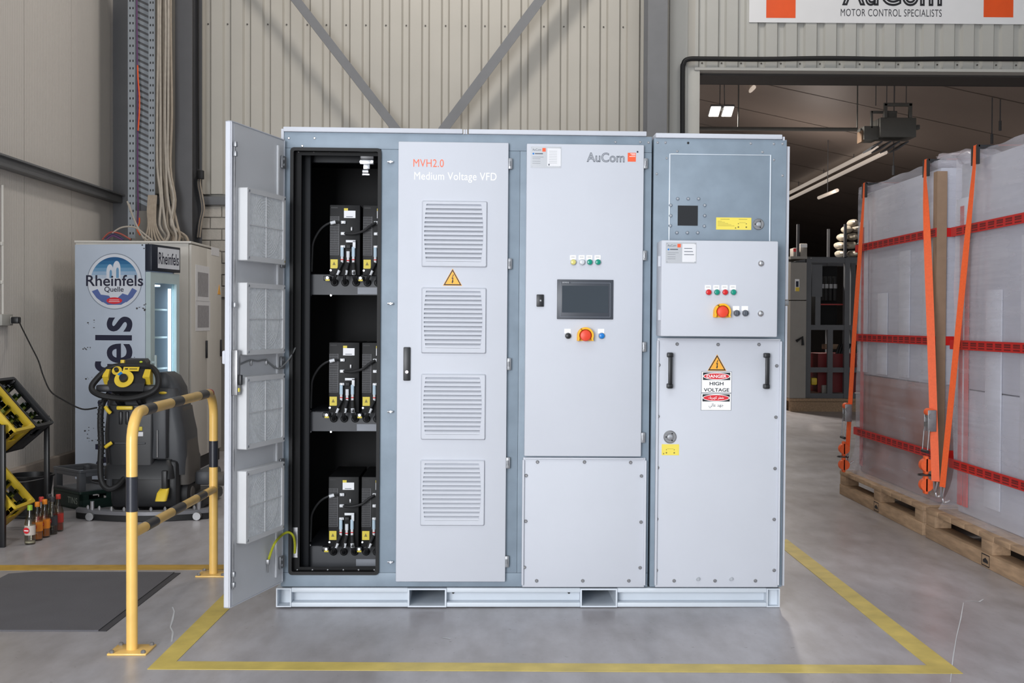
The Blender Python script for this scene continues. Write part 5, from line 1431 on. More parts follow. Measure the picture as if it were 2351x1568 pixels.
# blue hills below
pm.use(mat('logo_hill', (84, 102, 158)))
poly(pm, [(cx - rx * 0.84, cz - ry * 0.36), (cx - rx * 0.62, cz - ry * 0.28), (cx - rx * 0.50, cz - ry * 0.48), (cx - rx * 0.2, cz - ry * 0.52), (cx - rx * 0.1, cz - ry * 0.66), (cx - rx * 0.45, cz - ry * 0.76), (cx - rx * 0.66, cz - ry * 0.60)], 0.0010)
poly(pm, [(cx + rx * 0.84, cz - ry * 0.34), (cx + rx * 0.66, cz - ry * 0.24), (cx + rx * 0.50, cz - ry * 0.50), (cx + rx * 0.30, cz - ry * 0.44), (cx + rx * 0.1, cz - ry * 0.62), (cx + rx * 0.45, cz - ry * 0.76), (cx + rx * 0.68, cz - ry * 0.58)], 0.0010)
poly(pm, [(cx - rx * 0.55, cz - ry * 0.68), (cx + rx * 0.55, cz - ry * 0.68), (cx + rx * 0.25, cz - ry * 0.85), (cx - rx * 0.25, cz - ry * 0.85)], 0.0009)
pm.use(REDP); poly(pm, circ(cx, cz - ry * 0.70, rx * 0.29, ry * 0.12, 28), 0.0018)
pm.use(PWHITE); rect(pm, cx - rx * 0.18, cz - ry * 0.68, cx + rx * 0.18, cz - ry * 0.665, 0.0022); rect(pm, cx - rx * 0.2, cz - ry * 0.74, cx + rx * 0.2, cz - ry * 0.725, 0.0022)
pm.use(NAVY); put_text(pm, 'Rheinfels', *fs_box(198, 631, 329, 657), 0.0022, bold=0.012)
put_text(pm, 'Quelle', *fs_box(240, 658, 284, 672), 0.0022, bold=0.008)
pm.build('round_logo', None, fr_)
x0, z0, x1, z1 = fs_box(218, 727, 304, 1092)
vt = MB(T(x1, -0.0008, z0) @ FRONT @ Matrix.Rotation(PI / 2, 4, 'Z')).use(NAVY)
put_text(vt, 'Rheinfels', 0, 0, z1 - z0, x1 - x0, 0, bold=0.014); vt.build('upright_lettering', None, fr_)
ch = MB(T(0, -0.0005, 0) @ FRONT).use(mat('chipped_paint', (70, 68, 70)))
for px, py, n in ((330, 705, 9), (335, 570, 4), (207, 745, 5), (200, 800, 7), (203, 990, 6), (207, 1012, 5), (310, 820, 4), (200, 870, 4)):
    for k in range(n):
        a, b = Fs(px + random.gauss(0, 7), py + random.gauss(0, 4)); r = random.uniform(0.003, 0.010)
        poly(ch, circ(a, b, r, r * random.uniform(0.4, 0.9), 7), 0)
tag(ch.build('paint_chips', None, fr_), kind='stuff')

# ================================================================== grey control cabinet at the column
gx0, gx1, gy0, gy1, gh = -3.9, atz(439, 1088).x, atz(439, 1088).y, 11.78, 2.14
gcab = thing('control_cabinet', 'tall grey control cabinet behind the drinks fridge with taped-on papers', 'cabinet', T(0, 0, 0))
MB().box(gx0, gy0 + 0.01, 0.0, gx1 - 0.02, gy1, 0.11).build('plinth', RUBBER, gcab)
MB().box(gx0, gy0, 0.11, gx1 - 0.026, gy1, gh - 0.02, 0.004).build('housing', CABG, gcab)
MB().box(gx0 - 0.01, gy0 - 0.01, gh - 0.02, gx1, gy1, gh, 0.004).build('roof_plate', CABG, gcab)
ym = (gy0 + gy1) / 2
for a, b in ((gy0 + 0.004, ym - 0.004), (ym + 0.004, gy1 - 0.004)):
    dd = MB().box(gx1 - 0.024, a, 0.125, gx1, b, gh - 0.03, 0.004).build('door', CABG, gcab)
    MB().box(gx1, b - 0.06, 1.05, gx1 + 0.018, b - 0.035, 1.22, 0.004).build('door_handle', BPLAST, dd)
def xplane(px0, py0, px1, py1, name, m, par, off=0.002):
    p0, p1 = atx(px0, py1, gx1), atx(px1, py0, gx1)
    return MB().box(gx1, p0.y, p0.z, gx1 + off, p1.y, p1.z).build(name, m, par)
PPR = mat('printed_text_block', (158, 156, 160), 0.7, var=0.12, scale=40)
xplane(449, 690, 482, 760, 'taped_paper', PAPER, gcab); xplane(449, 613, 480, 690, 'taped_paper', PAPER, gcab, 0.004)
xplane(453, 702, 479, 752, 'paper_print', PPR, gcab, 0.003); xplane(453, 628, 477, 680, 'paper_print', PPR, gcab, 0.005)
xplane(485, 571, 503, 585, 'door_label', PAPER, gcab)
p = atx(503, 676, gx1)
MB().prism([(p.y - 0.06, p.z), (p.y + 0.06, p.z), (p.y, p.z + 0.10)], gx1, gx1 + 0.002, 'x').build('warning_sticker', SIGNY, gcab)

# ================================================================== cable tray and cables on the column
ty = 11.70
tx0, tx1 = aty(298, 300, ty).x, aty(360, 300, ty).x
tray = thing('cable_tray', 'perforated galvanised cable tray rising up the dark column', 'cable tray', T(0, 0, 0))
TRM = mat('tray_zinc', (136, 142, 148), 0.5, metal=0.3, var=0.08)
def rail(x0, x1, y0, y1, z0, z1):
    b = MB().box(x0, y0, z0, x1, y1, z1).build('side_rail', TRM, tray)
    for k in range(int((z1 - z0) / 0.075)):
        z = z0 + 0.05 + k * 0.075
        for f in (0.3, 0.7): MB().box(x0 + (x1 - x0) * f - 0.006, y0 - 0.001, z - 0.011, x0 + (x1 - x0) * f + 0.006, y0, z + 0.011).build('slot_hole', RUBBER, tray)
zt0, zt1 = aty(330, 484, ty).z, 5.4
rail(tx0, tx0 + 0.075, ty - 0.06, ty - 0.056, aty(300, 548, ty).z, zt1)
rail(tx1 - 0.065, tx1, ty - 0.06, ty - 0.056, zt0, zt1)
MB().box(tx0 + 0.071, ty - 0.056, zt0, tx0 + 0.075, ty, zt1).build('rail_web', TRM, tray)
MB().box(tx1 - 0.065, ty - 0.056, zt0, tx1 - 0.061, ty, zt1).build('rail_web', TRM, tray)
z = zt0 + 0.03
while z < zt1:
    b = MB(); b.add([(tx0 + 0.075, ty - 0.004, z + 0.06), (tx1 - 0.065, ty - 0.004, z), (tx1 - 0.065, ty - 0.004, z + 0.036), (tx0 + 0.075, ty - 0.004, z + 0.096)], [(0, 1, 2, 3)])
    b.build('tray_rung', TRM, tray)
    z += 0.06
MB().box(tx0 + 0.075, ty, zt0, tx1 - 0.065, ty + 0.004, zt1).build('tray_back', COLDARK, tray)
cbn = thing('cable_bundle', 'bundle of tan cables dropping beside the tray onto the control cabinet', 'cables', T(0, 0, 0))
random.seed(11)
for k in range(11):
    x = aty(364 + 3.0 * k, 200, 11.66).x; y = 11.62 + 0.03 * (k % 3)
    ex = aty(372 + 6 * k, 550, 11.4).x; ey = 11.2 + random.uniform(0, 0.4)
    w = [random.uniform(-0.012, 0.012) for _ in range(6)]
    MB().tube([(x + w[0], y, 5.4), (x + w[1], y, 4.4), (x + w[2], y, 3.5), (x + w[3], y, 2.95), (x + 0.05 + w[4] * 2, y - 0.06, 2.62), (x + 0.08 + w[5] * 3, y - 0.12, 2.36), ((x + ex) / 2 + 0.06, (y + ey) / 2, 2.25), (ex, ey, gh + 0.014)], 0.013, 7, 4).build('cable', CABLET if k % 3 else CABLEW, cbn)
for k in range(6):
    x = aty(338 + 3.5 * k, 500, 11.55).x
    MB().tube([(x, 11.6, 2.66), (x + 0.02, 11.5, 2.50), (x + 0.05, 11.42, 2.34), (x + 0.04 + 0.02 * k, 11.35, 2.2), (x + 0.07 + 0.03 * k, 11.3, gh + 0.012)], 0.010, 7, 4).build('cable', CABLET, cbn)
for pts_, m in (([(292, 462), (302, 490), (318, 525), (330, 548)], CABLEW), ([(296, 468), (310, 510), (326, 540), (340, 552)], CABLEW), ([(258, 535), (280, 522), (310, 522), (335, 540), (350, 552)], CABLEW), ([(235, 550), (252, 534), (275, 536), (300, 550)], mat('red_cable', (150, 70, 60))), ([(240, 548), (262, 537), (285, 550)], mat('blue_cable', (58, 50, 80))), ([(246, 550), (258, 541), (272, 546), (282, 551)], mat('violet_cable', (92, 50, 96)))):
    q = [aty(a, b, 11.2) for a, b in pts_]
    MB().tube([tuple(v) for v in q], 0.008, 7, 5).build('loose_cable', m, cbn)
pv = mat('violet_cable', (92, 50, 96)); po = mat('orange_cable', (225, 90, 40))
MB().tube([tuple(aty(a, b, ty - 0.075)) for a, b in ((314, -20), (315, 120), (316, 260), (316, 400), (317, 480), (314, 522))], 0.008, 7, 4).build('violet_cable', pv, cbn)
MB().tube([tuple(aty(a, b, ty - 0.085)) for a, b in ((316, 150), (317, 182), (320, 220), (320, 255), (317, 300))], 0.007, 7, 4).build('orange_cable', po, cbn)
MB().tube([tuple(aty(a, b, ty - 0.085)) for a, b in ((320, 500), (320, 512), (315, 526), (322, 540))], 0.007, 7, 4).build('orange_cable', po, cbn)
hc_ = thing('hanging_cables', 'short dark cables hanging from a clamp right of the dark column', 'cables', T(0, 0, 0))
for k in range(4):
    MB().tube([tuple(aty(a + k * 2.2, b, 12.2)) for a, b in ((457, 392), (453, 420), (458, 450), (462, 480), (456, 510), (452, 545))], 0.010, 7, 5).build('cable', CABLET if k % 2 else KGREY, hc_)
MB().tube([tuple(aty(456, 388, 12.2)), tuple(aty(455, 200, 12.2)), tuple(aty(455, -20, 12.2))], 0.008, 6, 2).build('cable', RUBBER, hc_)
q = aty(460, 398, 12.2); MB().box(q.x - 0.03, q.y - 0.03, q.z - 0.06, q.x + 0.035, q.y + 0.03, q.z + 0.03, 0.006).build('clamp', RUBBER, hc_)

# ================================================================== wrapped loads on pallets
def film_material():
    m = bpy.data.materials.new('stretch_film'); m.use_nodes = True
    nt = m.node_tree; N = nt.nodes; L = nt.links; p = N['Principled BSDF']
    p.inputs['Base Color'].default_value = rgb(214, 212, 222); p.inputs['Roughness'].default_value = 0.16
    p.inputs['Specular IOR Level'].default_value = 0.7
    tc = N.new('ShaderNodeTexCoord')
    mp = N.new('ShaderNodeMapping'); mp.inputs['Rotation'].default_value = (0.35, 0, 0); mp.inputs['Scale'].default_value = (1, 0.35, 9)
    L.new(tc.outputs['Object'], mp.inputs['Vector'])
    n = N.new('ShaderNodeTexNoise'); n.inputs['Scale'].default_value = 2.0; n.inputs['Detail'].default_value = 6; n.inputs['Roughness'].default_value = 0.5
    L.new(mp.outputs[0], n.inputs['Vector'])
    n2 = N.new('ShaderNodeTexNoise'); n2.inputs['Scale'].default_value = 1.6; n2.inputs['Detail'].default_value = 3; L.new(tc.outputs['Object'], n2.inputs['Vector'])
    ad = N.new('ShaderNodeMath'); ad.operation = 'MULTIPLY_ADD'; ad.inputs[1].default_value = 0.55; L.new(n.outputs['Fac'], ad.inputs[0]); L.new(n2.outputs['Fac'], ad.inputs[2])
    mr = N.new('ShaderNodeMapRange'); mr.inputs[1].default_value = 0.5; mr.inputs[2].default_value = 1.05; mr.inputs[3].default_value = 0.10; mr.inputs[4].default_value = 0.55
    L.new(ad.outputs[0], mr.inputs[0]); L.new(mr.outputs[0], p.inputs['Alpha'])
    bp = N.new('ShaderNodeBump'); bp.inputs['Strength'].default_value = 0.35; bp.inputs['Distance'].default_value = 0.02
    L.new(n.outputs['Fac'], bp.inputs['Height']); L.new(bp.outputs[0], p.inputs['Normal'])
    return m
FILM = film_material()
from mathutils import noise as mnoise
LOADIN = mat('wrapped_cabinet_grey', (194, 197, 210), 0.5, var=0.08, scale=1.2)
LOADLO = mat('wrapped_cabinet_brown_reflection', (140, 94, 80), 0.6, var=0.1, scale=1.5)  # reddish-brown reflection low on the far load, put into the base colour
LOADRED = mat('wrapped_red_stripe', (196, 60, 54), 0.5)
FOAM = mat('foam_sheet', (208, 211, 222), 0.7, var=0.06)
def film_shell(x0, x1, y0, y1, z0, z1, par, seed, flare=0.07):
    """stretch film: four walls and a top, subdivided and wrinkled, flaring out over the pallet"""
    mb = MB(); nx, ny, nz = 16, 26, 34
    def pt(fx, fy, z):
        t = max(0.0, (0.30 - (z - z0)) / 0.30); g = flare * t * t
        x = (x0 - g) + (x1 - x0 + 2 * g) * fx; y = (y0 - g) + (y1 - y0 + 2 * g) * fy
        v = Vector((x * 1.1 + seed, y * 1.1, z * 3.2)); k = mnoise.noise(v * 0.6) * 0.012 + mnoise.noise(v * 2.0) * 0.003
        cx, cy = fx - 0.5, fy - 0.5
        if abs(abs(cx) - 0.5) < 1e-6: x += k * (1 if cx > 0 else -1)
        if abs(abs(cy) - 0.5) < 1e-6: y += k * (1 if cy > 0 else -1)
        if z >= z1 - 1e-6: z = z + mnoise.noise(Vector((x * 5, y * 5, seed))) * 0.012 + 0.012
        return (x, y, z)
    loop = [(i / nx, 0) for i in range(nx)] + [(1, i / ny) for i in range(ny)] + [(1 - i / nx, 1) for i in range(nx)] + [(0, 1 - i / ny) for i in range(ny)]
    vs = [pt(a, b, z0 + (z1 - z0) * k / nz) for k in range(nz + 1) for a, b in loop]
    n = len(loop)
    mb.add(vs, [(k * n + i, k * n + (i + 1) % n, (k + 1) * n + (i + 1) % n, (k + 1) * n + i) for k in range(nz) for i in range(n)], True)
    vs = [pt(i / nx, j / ny, z1) for j in range(ny + 1) for i in range(nx + 1)]
    mb.add(vs, [(j * (nx + 1) + i, j * (nx + 1) + i + 1, (j + 1) * (nx + 1) + i + 1, (j + 1) * (nx + 1) + i) for j in range(ny) for i in range(nx)], True)
    return mb.build('stretch_film', FILM, par, 80)
def crumple(c, r, par, seed):
    mb = MB(); vs = []; fs = []; sg_, rg = 16, 10
    for i in range(rg + 1):
        ph = PI * i / rg
        for k in range(sg_):
            a = 2 * PI * k / sg_; q = Vector((math.sin(ph) * math.cos(a), math.sin(ph) * math.sin(a), math.cos(ph)))
            f = 1 + 0.45 * mnoise.noise(q * 2.6 + Vector((seed, 0, 0)))
            vs.append((c[0] + r[0] * q.x * f, c[1] + r[1] * q.y * f, c[2] + r[2] * q.z * f))
    for i in range(rg):
        for k in range(sg_): fs.append((i * sg_ + k, (i + 1) * sg_ + k, (i + 1) * sg_ + (k + 1) % sg_, i * sg_ + (k + 1) % sg_))
    mb.add(vs, fs, True); return mb.build('crumpled_film', FILM, par, 80)
def pallet(x0, x1, y0, y1, label):
    t = thing('pallet', label, 'pallet', T(x0, y0), 'wooden pallets under the wrapped loads'); w, l = x1 - x0, y1 - y0
    for f in (0.0, 0.5, 1.0):
        a = (w - 0.12) * f
        MB().box(a, 0, 0, a + 0.12, l, 0.085, 0.004).build('skid_board', WOOD, t)
        for g in (0.0, 0.5, 1.0):
            b = (l - 0.15) * g; o = MB().box(a + 0.005, b, 0.085, a + 0.115, b + 0.15, 0.165, 0.004).build('block', WOOD, t)
    n = 9; st = l / n
    for k in range(n): MB().box(0, st * k + 0.004, 0.165, w, st * (k + 1) - 0.004, 0.197, 0.003).build('deck_board', WOOD, t)
    yc = l / 2 - 0.055
    st_ = MB().use(BLACKP)
    M_ = T(-0.0008, yc, 0.008) @ Matrix(((0, 0, -1, 0), (-1, 0, 0, 0.11), (0, 1, 0, 0), (0, 0, 0, 1)))
    st_.M = M_; frame_lines(st_, 0, 0, 0.11, 0.07, 0.006, 0); poly(st_, [(0.02, 0.02), (0.09, 0.02), (0.09, 0.035), (0.055, 0.05), (0.02, 0.035)], 0.0002); st_.build('stamp_mark', None, t)
    return t
def tape_band(x0, x1, y0, y1, z, w, par, dz=0.0):
    o = 0.016
    b = MB(); b.use(TAPER); b.ring(sq(x0 - o, y0 - o, x1 + o, y1 + o), sq(x0 - o + 0.003, y0 - o + 0.003, x1 + o - 0.003, y1 + o - 0.003), z - w / 2, z + w / 2, 'z')
    b.use(TAPERD); yy = y0
    while yy < y1 - 0.1:
        b.M = T(x0 - o - 0.0008, 0, 0)
        for a, c in ((0.12, 0.30), (-0.08, 0.06), (-0.34, -0.22)): b.box(-0.0004, yy, z + w * a, 0, yy + 0.085, z + w * c)
        yy += 0.12
    return b.build('warning_tape', None, par)
X0, X1 = 2.94, 3.95
def load(y0, y1, zt_, name, label, seed):
    t = thing('wrapped_load', label, 'wrapped load', T(0, 0), 'film wrapped loads')
    MB().box(X0 + 0.03, y0 + 0.03, 1.0, X1 - 0.03, y1 - 0.03, zt_ - 0.03, 0.01).build('upper_carton', LOADIN, t)
    MB().box(X0 + 0.03, y0 + 0.03, 0.20, X1 - 0.03, y1 - 0.03, 0.995, 0.01).build('lower_carton', LOADLO if seed == 1 else LOADIN, t)
    for k in range(4):
        a = y0 + 0.1 + (y1 - y0 - 0.3) * k / 3
        MB().box(X0 + 0.018, a, (1.02 if seed == 1 else 0.3 + 0.2 * (k % 2)), X0 + 0.028, a + 0.22, zt_ - 0.25 - 0.3 * (k % 3), 0.003).build('foam_sheet', FOAM, t)
    MB().box(X0 + 0.016, y1 - 0.11, 0.25, X0 + 0.026, y1 - 0.05, zt_ - 0.3).build('red_corner_strip', LOADRED, t)
    if seed == 2: MB().box(X0 + 0.016, y1 - 0.20, 0.25, X0 + 0.026, y1 - 0.14, zt_ - 0.5).build('red_corner_strip', LOADRED, t)
    film_shell(X0, X1, y0, y1, 0.198, zt_, t, seed * 3.1)
    for z in (2.03, 1.30, 0.53): tape_band(X0, X1, y0, y1, z - 0.02 * (seed - 1), 0.06, t)
    crumple((X0 + 0.12, y1 - 0.12, zt_ + 0.0), (0.14, 0.14, 0.06), t, seed)
    crumple((X0 + 0.22, y0 + 0.14, zt_ + 0.02), (0.20, 0.12, 0.07), t, seed + 4)
    return t
pallet(2.82, 4.02, 7.66, 9.54, 'wooden pallet under the far wrapped load by the gate')
pallet(2.82, 4.02, 5.70, 7.60, 'wooden pallet under the near wrapped load at the right edge')
lA = load(7.76, 9.50, 2.50, 'a', 'far film wrapped load with brown corner board and two orange straps', 1)
lB = load(5.75, 7.47, 2.47, 'b', 'near film wrapped load cut by the right picture edge', 2)
kb = MB(); kb.box(X0 - 0.012, 7.745, 0.25, X0 - 0.008, 7.81, 2.44); kb.box(X0 - 0.012, 7.741, 0.25, X0 + 0.055, 7.745, 2.44); kb.build('corner_board', KRAFT, lA)
def strap(label, top, mid, bot, w, zt_, ratchet, tw=0.5):
    """ratchet strap: webbing over the top edge, down the face to a hook at the pallet"""
    t = thing('ratchet_strap', label, 'strap', T(bot.x, bot.y, 0), 'orange ratchet straps'); off = Vector((bot.x, bot.y, 0))
    def ribbon(P, name, m, ww=w):
        b = MB(); vs = []
        for i, p in enumerate(P):
            q = Vector(p) - off; a = tw * min(1.0, max(0, i - 2) / 3.0)
            e = Vector((math.sin(a), -math.cos(a), 0)) * (ww / 2); g = Vector((-math.cos(a), -math.sin(a), 0)) * 0.003
            vs += [tuple(q + e), tuple(q - e), tuple(q - e + g), tuple(q + e + g)]
        secs = [vs[i * 4:i * 4 + 4] for i in range(len(P))]
        b.loft(secs, False); return b.build(name, m, t)
    edge = Vector((X0 - 0.035, top.y, zt_ + 0.04))
    inner = Vector((X0 + 0.45, top.y, zt_ + 0.045))
    ribbon([inner, edge, top] + [top + (mid - top) * f for f in (0.15, 0.35, 0.6, 0.8)] + [mid] + [mid + (bot - mid) * f for f in (0.3, 0.6)] + [bot], 'webbing', STRAPO)
    e = MB(); q = edge - off
    e.box(q.x - 0.006, q.y - 0.05, q.z - 0.12, q.x + 0.008, q.y - 0.024, q.z - 0.004); e.box(q.x - 0.006, q.y + 0.024, q.z - 0.12, q.x + 0.008, q.y + 0.05, q.z - 0.004); e.box(q.x, q.y - 0.05, q.z - 0.016, q.x + 0.12, q.y + 0.05, q.z - 0.004)
    e.build('edge_protector', KBLK, t)
    h = MB(); q = bot - off
    h.tube([(q.x, q.y - 0.03, q.z), (q.x - 0.004, q.y - 0.015, q.z - 0.05), (q.x, q.y, q.z - 0.07), (q.x - 0.004, q.y + 0.015, q.z - 0.05), (q.x, q.y + 0.03, q.z)], 0.006, 7, 4)
    h.tube([(q.x, q.y, q.z - 0.06), (q.x + 0.01, q.y, q.z - 0.10), (q.x + 0.045, q.y, q.z - 0.085)], 0.007, 7, 4); h.build('hook', CHROME, t)
    if ratchet:
        f = ratchet; q = mid + (bot - mid) * f - off; dn = (bot - mid).normalized()
        r = MB(); r.use(DSTEEL)
        for s in (-1, 1): r.box(q.x - 0.05, q.y + s * 0.034 - 0.003, q.z - 0.09, q.x + 0.006, q.y + s * 0.034 + 0.003, q.z + 0.05, 0.003)
        r.cyl((q.x - 0.03, q.y - 0.045, q.z + 0.01), (q.x - 0.03, q.y + 0.045, q.z + 0.01), 0.018, seg=12); r.box(q.x - 0.05, q.y - 0.034, q.z - 0.06, q.x - 0.04, q.y + 0.034, q.z - 0.03)
        r.use(STRAPO); r.cyl((q.x - 0.03, q.y - 0.028, q.z + 0.035), (q.x - 0.03, q.y + 0.028, q.z + 0.035), 0.026, seg=12)
        r.use(KBLK); r.cyl((q.x - 0.055, q.y - 0.05, q.z - 0.22), (q.x - 0.055, q.y + 0.05, q.z - 0.22), 0.011, seg=10)
        for s in (-1, 1): r.use(DSTEEL); r.cyl((q.x - 0.045, q.y + s * 0.045, q.z - 0.08), (q.x - 0.055, q.y + s * 0.045, q.z - 0.22), 0.004, seg=6)
        r.build('ratchet', None, t)
        c = MB()
        for z in (-0.31, -0.44): c.cyl((q.x - 0.045, q.y - w / 2, q.z + z), (q.x - 0.045, q.y + w / 2, q.z + z), 0.042, seg=16); c.box(q.x - 0.06, q.y - w / 2, q.z + z - 0.06, q.x - 0.035, q.y + w / 2, q.z + z + 0.06, 0.008)
        c.build('webbing_coil', STRAPO, t)
        c = MB(); c.tube([(q.x - 0.09, q.y - 0.03, q.z - 0.375), (q.x - 0.088, q.y + 0.03, q.z - 0.375), (q.x - 0.02, q.y + 0.035, q.z - 0.375), (q.x - 0.02, q.y - 0.035, q.z - 0.375)], 0.004, 6, 3, True); c.build('cable_tie', KBLK, t)
    return t
xs = X0 - 0.04
strap('orange ratchet strap down the middle of the far wrapped load', Vector((xs, atx(2124, 420, xs).y, 2.40)), atx(2137, 760, xs - 0.06), atx(2148, 1105, 2.82), 0.05, 2.50, 0.58, 1.15)
strap('orange strap at the far end of the far wrapped load', Vector((xs, atx(1983, 460, xs).y, 2.40)), atx(1962, 760, xs - 0.06), atx(1946, 1035, 2.81), 0.045, 2.50, 0.66)
strap('thin orange strap at the far corner of the near wrapped load', Vector((xs, atx(2237, 380, xs).y, 2.37)), atx(2200, 760, xs - 0.04), atx(2164, 1118, 2.82), 0.045, 2.47, None)

# ================================================================== company sign above the gate
sy = WY - 0.05
s0, s1 = aty(1720, 51, sy), aty(2366, -60, sy)
sgn = thing('company_sign', 'white company sign with orange squares above the gate', 'sign', T(0, 0, 0))
MB().box(s0.x, sy, s0.z, s1.x, sy + 0.015, s1.z).build('sign_board', mat('sign_white', (226, 226, 228), 0.3, var=0.01), sgn)
def sgb(a, b, c, d): p, q = aty(a, d, sy), aty(c, b, sy); return p.x, p.z, q.x, q.z
def sprint(name, m, fn):
    q = MB(T(0, sy - 0.001, 0) @ FRONT).use(m); fn(q); q.build(name, None, sgn)
SO = mat('sign_orange', (232, 84, 20), 0.4)
sprint('orange_square', SO, lambda q: rect(q, *sgb(1759, -28, 1827, 41), 0)); sprint('orange_square', SO, lambda q: rect(q, *sgb(2258, -28, 2327, 39.5), 0))
sprint('logo_lettering', BLACKP, lambda q: put_text(q, 'AuCom', *sgb(1933, -48, 2163, 13), 0.002, outline=0.030, sp=1.02))
sprint('slogan_lettering', mat('sign_dark_grey', (66, 66, 72), 0.5), lambda q: put_text(q, 'MOTOR CONTROL SPECIALISTS', *sgb(1930, 22, 2162, 37), 0.001, sp=1.08))

# ================================================================== rear hall contents
MCH = Vector((atz(1860, 945).x, atz(1860, 945).y, 0))
def mp_(px, py, y): return aty(px, py, y)
ym_ = MCH.y
kx = ym_ / F
mch = thing('machine_frame', 'open grey steel machine frame on a pallet in the rear hall', 'machine', T(MCH.x, MCH.y))
def mX(px): return (px - 1860) * kx
def mZ(py): return (945 - py) * kx
STG = mat('machine_frame_grey', (92, 94, 98), 0.5, var=0.05)
MPAN = mat('machine_panel', (150, 146, 140), 0.5, var=0.04)
pd0 = 0.26
mpl = thing('pallet', 'low wooden pallet under the open machine frame', 'pallet', T(MCH.x, MCH.y))
for k in range(3): MB().box(mX(1815) + 0.0, 0.02 + k * 0.45, 0, mX(2010), 0.14 + k * 0.45, 0.16).build('skid_board', WOOD, mpl)
for k in range(8): MB().box(mX(1812), k * 0.14, 0.165, mX(2012), k * 0.14 + 0.13, 0.21).build('deck_board', WOOD, mpl)
zb_m = 0.215; zt_m = mZ(592)
for px in (1856, 1945, 2003):
    for y in (0.04, 1.05):
        MB().box(mX(px) - 0.04, y, zb_m, mX(px) + 0.04, y + 0.08, zt_m).build('post', STG, mch)
for py in (596, 751, 849, 909):
    MB().box(mX(1862), 0.05, mZ(py) - 0.04, mX(2000), 0.11, mZ(py) + 0.04).build('cross_beam', STG, mch)
    MB().box(mX(1862), 1.06, mZ(py) - 0.04, mX(2000), 1.12, mZ(py) + 0.04).build('cross_beam', STG, mch)
MB().box(mX(1901), 0.045, mZ(905), mX(1913), 0.1, mZ(755)).build('mid_post', STG, mch)
MB().box(mX(1872), 0.052, mZ(745), mX(1884), 0.1, mZ(680)).build('mid_post', STG, mch)
MB().box(mX(1864), 0.07, mZ(680), mX(1888), 0.1, mZ(606)).build('grey_plate', STG, mch)
MB().box(mX(1812), 0.0, zb_m, mX(1849), 1.0, mZ(690)).build('lower_panel', MPAN, mch)
pz = MB().box(mX(1812), 0.0, mZ(688), mX(1849), 1.0, mZ(602)).build('upper_panel', MPAN, mch)
lk = MB(); lk.use(PWHITE); lk.box(mX(1822), -0.012, mZ(668), mX(1832), 0, mZ(640)); lk.use(KYEL); lk.box(mX(1823), -0.014, mZ(668), mX(1832), -0.012, mZ(659)); lk.use(NAVY); lk.box(mX(1824), -0.016, mZ(658), mX(1830), -0.012, mZ(645)); lk.build('rotary_switch', None, mch)
MB().tube([(mX(1826), -0.02, mZ(783)), (mX(1840), -0.02, mZ(774)), (mX(1841), -0.02, mZ(792))], 0.025, 6, 1).build('panel_handle', BPLAST, mch)
MB().box(mX(1812), 0.0, zt_m - 0.01, mX(1850), 1.0, zt_m + 0.03).build('roof_plate', MPAN, mch)
MB().box(mX(1885), 0.2, mZ(902), mX(1995), 0.9, mZ(812)).build('red_transformer', mat('dark_red_paint', (120, 22, 26), 0.5), mch)
MB().box(mX(1888), 0.5, mZ(745), mX(1940), 0.9, mZ(606)).build('dark_backplate', BLACKIN, mch)
for k in range(4):
    MB().cyl((mX(1894 + 10 * k), 0.25, mZ(688)), (mX(1894 + 10 * k), 0.25, mZ(632)), 0.032, seg=10).build('insulator', RUBBER, mch)
    MB().cyl((mX(1894 + 10 * k), 0.22, mZ(660)), (mX(1894 + 10 * k), 0.22, mZ(650)), 0.036, seg=10).build('clamp', DSTEEL, mch)
MB().box(mX(1886), 0.15, mZ(699), mX(1940), 0.2, mZ(696)).build('red_busbar', mat('red_busbar', (150, 40, 36)), mch)
for k in range(5): MB().tube([(mX(1940 + 6 * k), 0.3, mZ(790)), (mX(1932 + 6 * k), 0.25, mZ(805)), (mX(1930 + 5 * k), 0.25, mZ(818))], 0.02, 6, 3).build('lead', RUBBER, mch)
MB().box(mX(1905), 0.3, mZ(802), mX(1938), 0.5, mZ(790), 0.01).build('copper_coil', KRAFT, mch)
MB().box(mX(1893), 0.15, mZ(910), mX(1908), 0.3, mZ(885), 0.01).build('grey_block', MPAN, mch)
MB().box(mX(1868), 0.15, mZ(885), mX(1882), 0.3, mZ(868), 0.02).build('yellow_part', KYEL, mch)
MB().box(mX(1925), 0.95, mZ(738), mX(1938), 0.96, mZ(726)).build('screen_glow', emit('pale_screen', (130, 170, 180), 0.5), mch)
# stacked white bags behind
by = ym_ + 2.4
BAGM = mat('white_bag_film', (176, 166, 150), 0.35, var=0.2, scale=8, bump=0.6, bscale=14)
k = 0
bags = [(1930, 583), (1958, 583), (1985, 583), (1928, 564), (1954, 563), (1980, 562), (1934, 545), (1958, 543), (1982, 542), (1944, 527), (1966, 524), (1958, 512)]
bt = aty(1950, 594, by).z
rkk = thing('storage_rack', 'dark steel storage rack behind the machine frame', 'rack', T(0, 0))
bxl, bxr = aty(1816, 600, by).x, aty(2010, 600, by).x
MB().box(bxl, by - 0.5, bt - 0.08, bxr, by + 0.6, bt).build('shelf_deck', STG, rkk)
for px in (1816, 1922, 2008):
    x = aty(px, 600, by).x
    for y in (by - 0.5, by + 0.55): MB().box(x - 0.022, y, 0, x + 0.022, y + 0.05, aty(px, 520, by).z).build('upright', COLDARK, rkk)
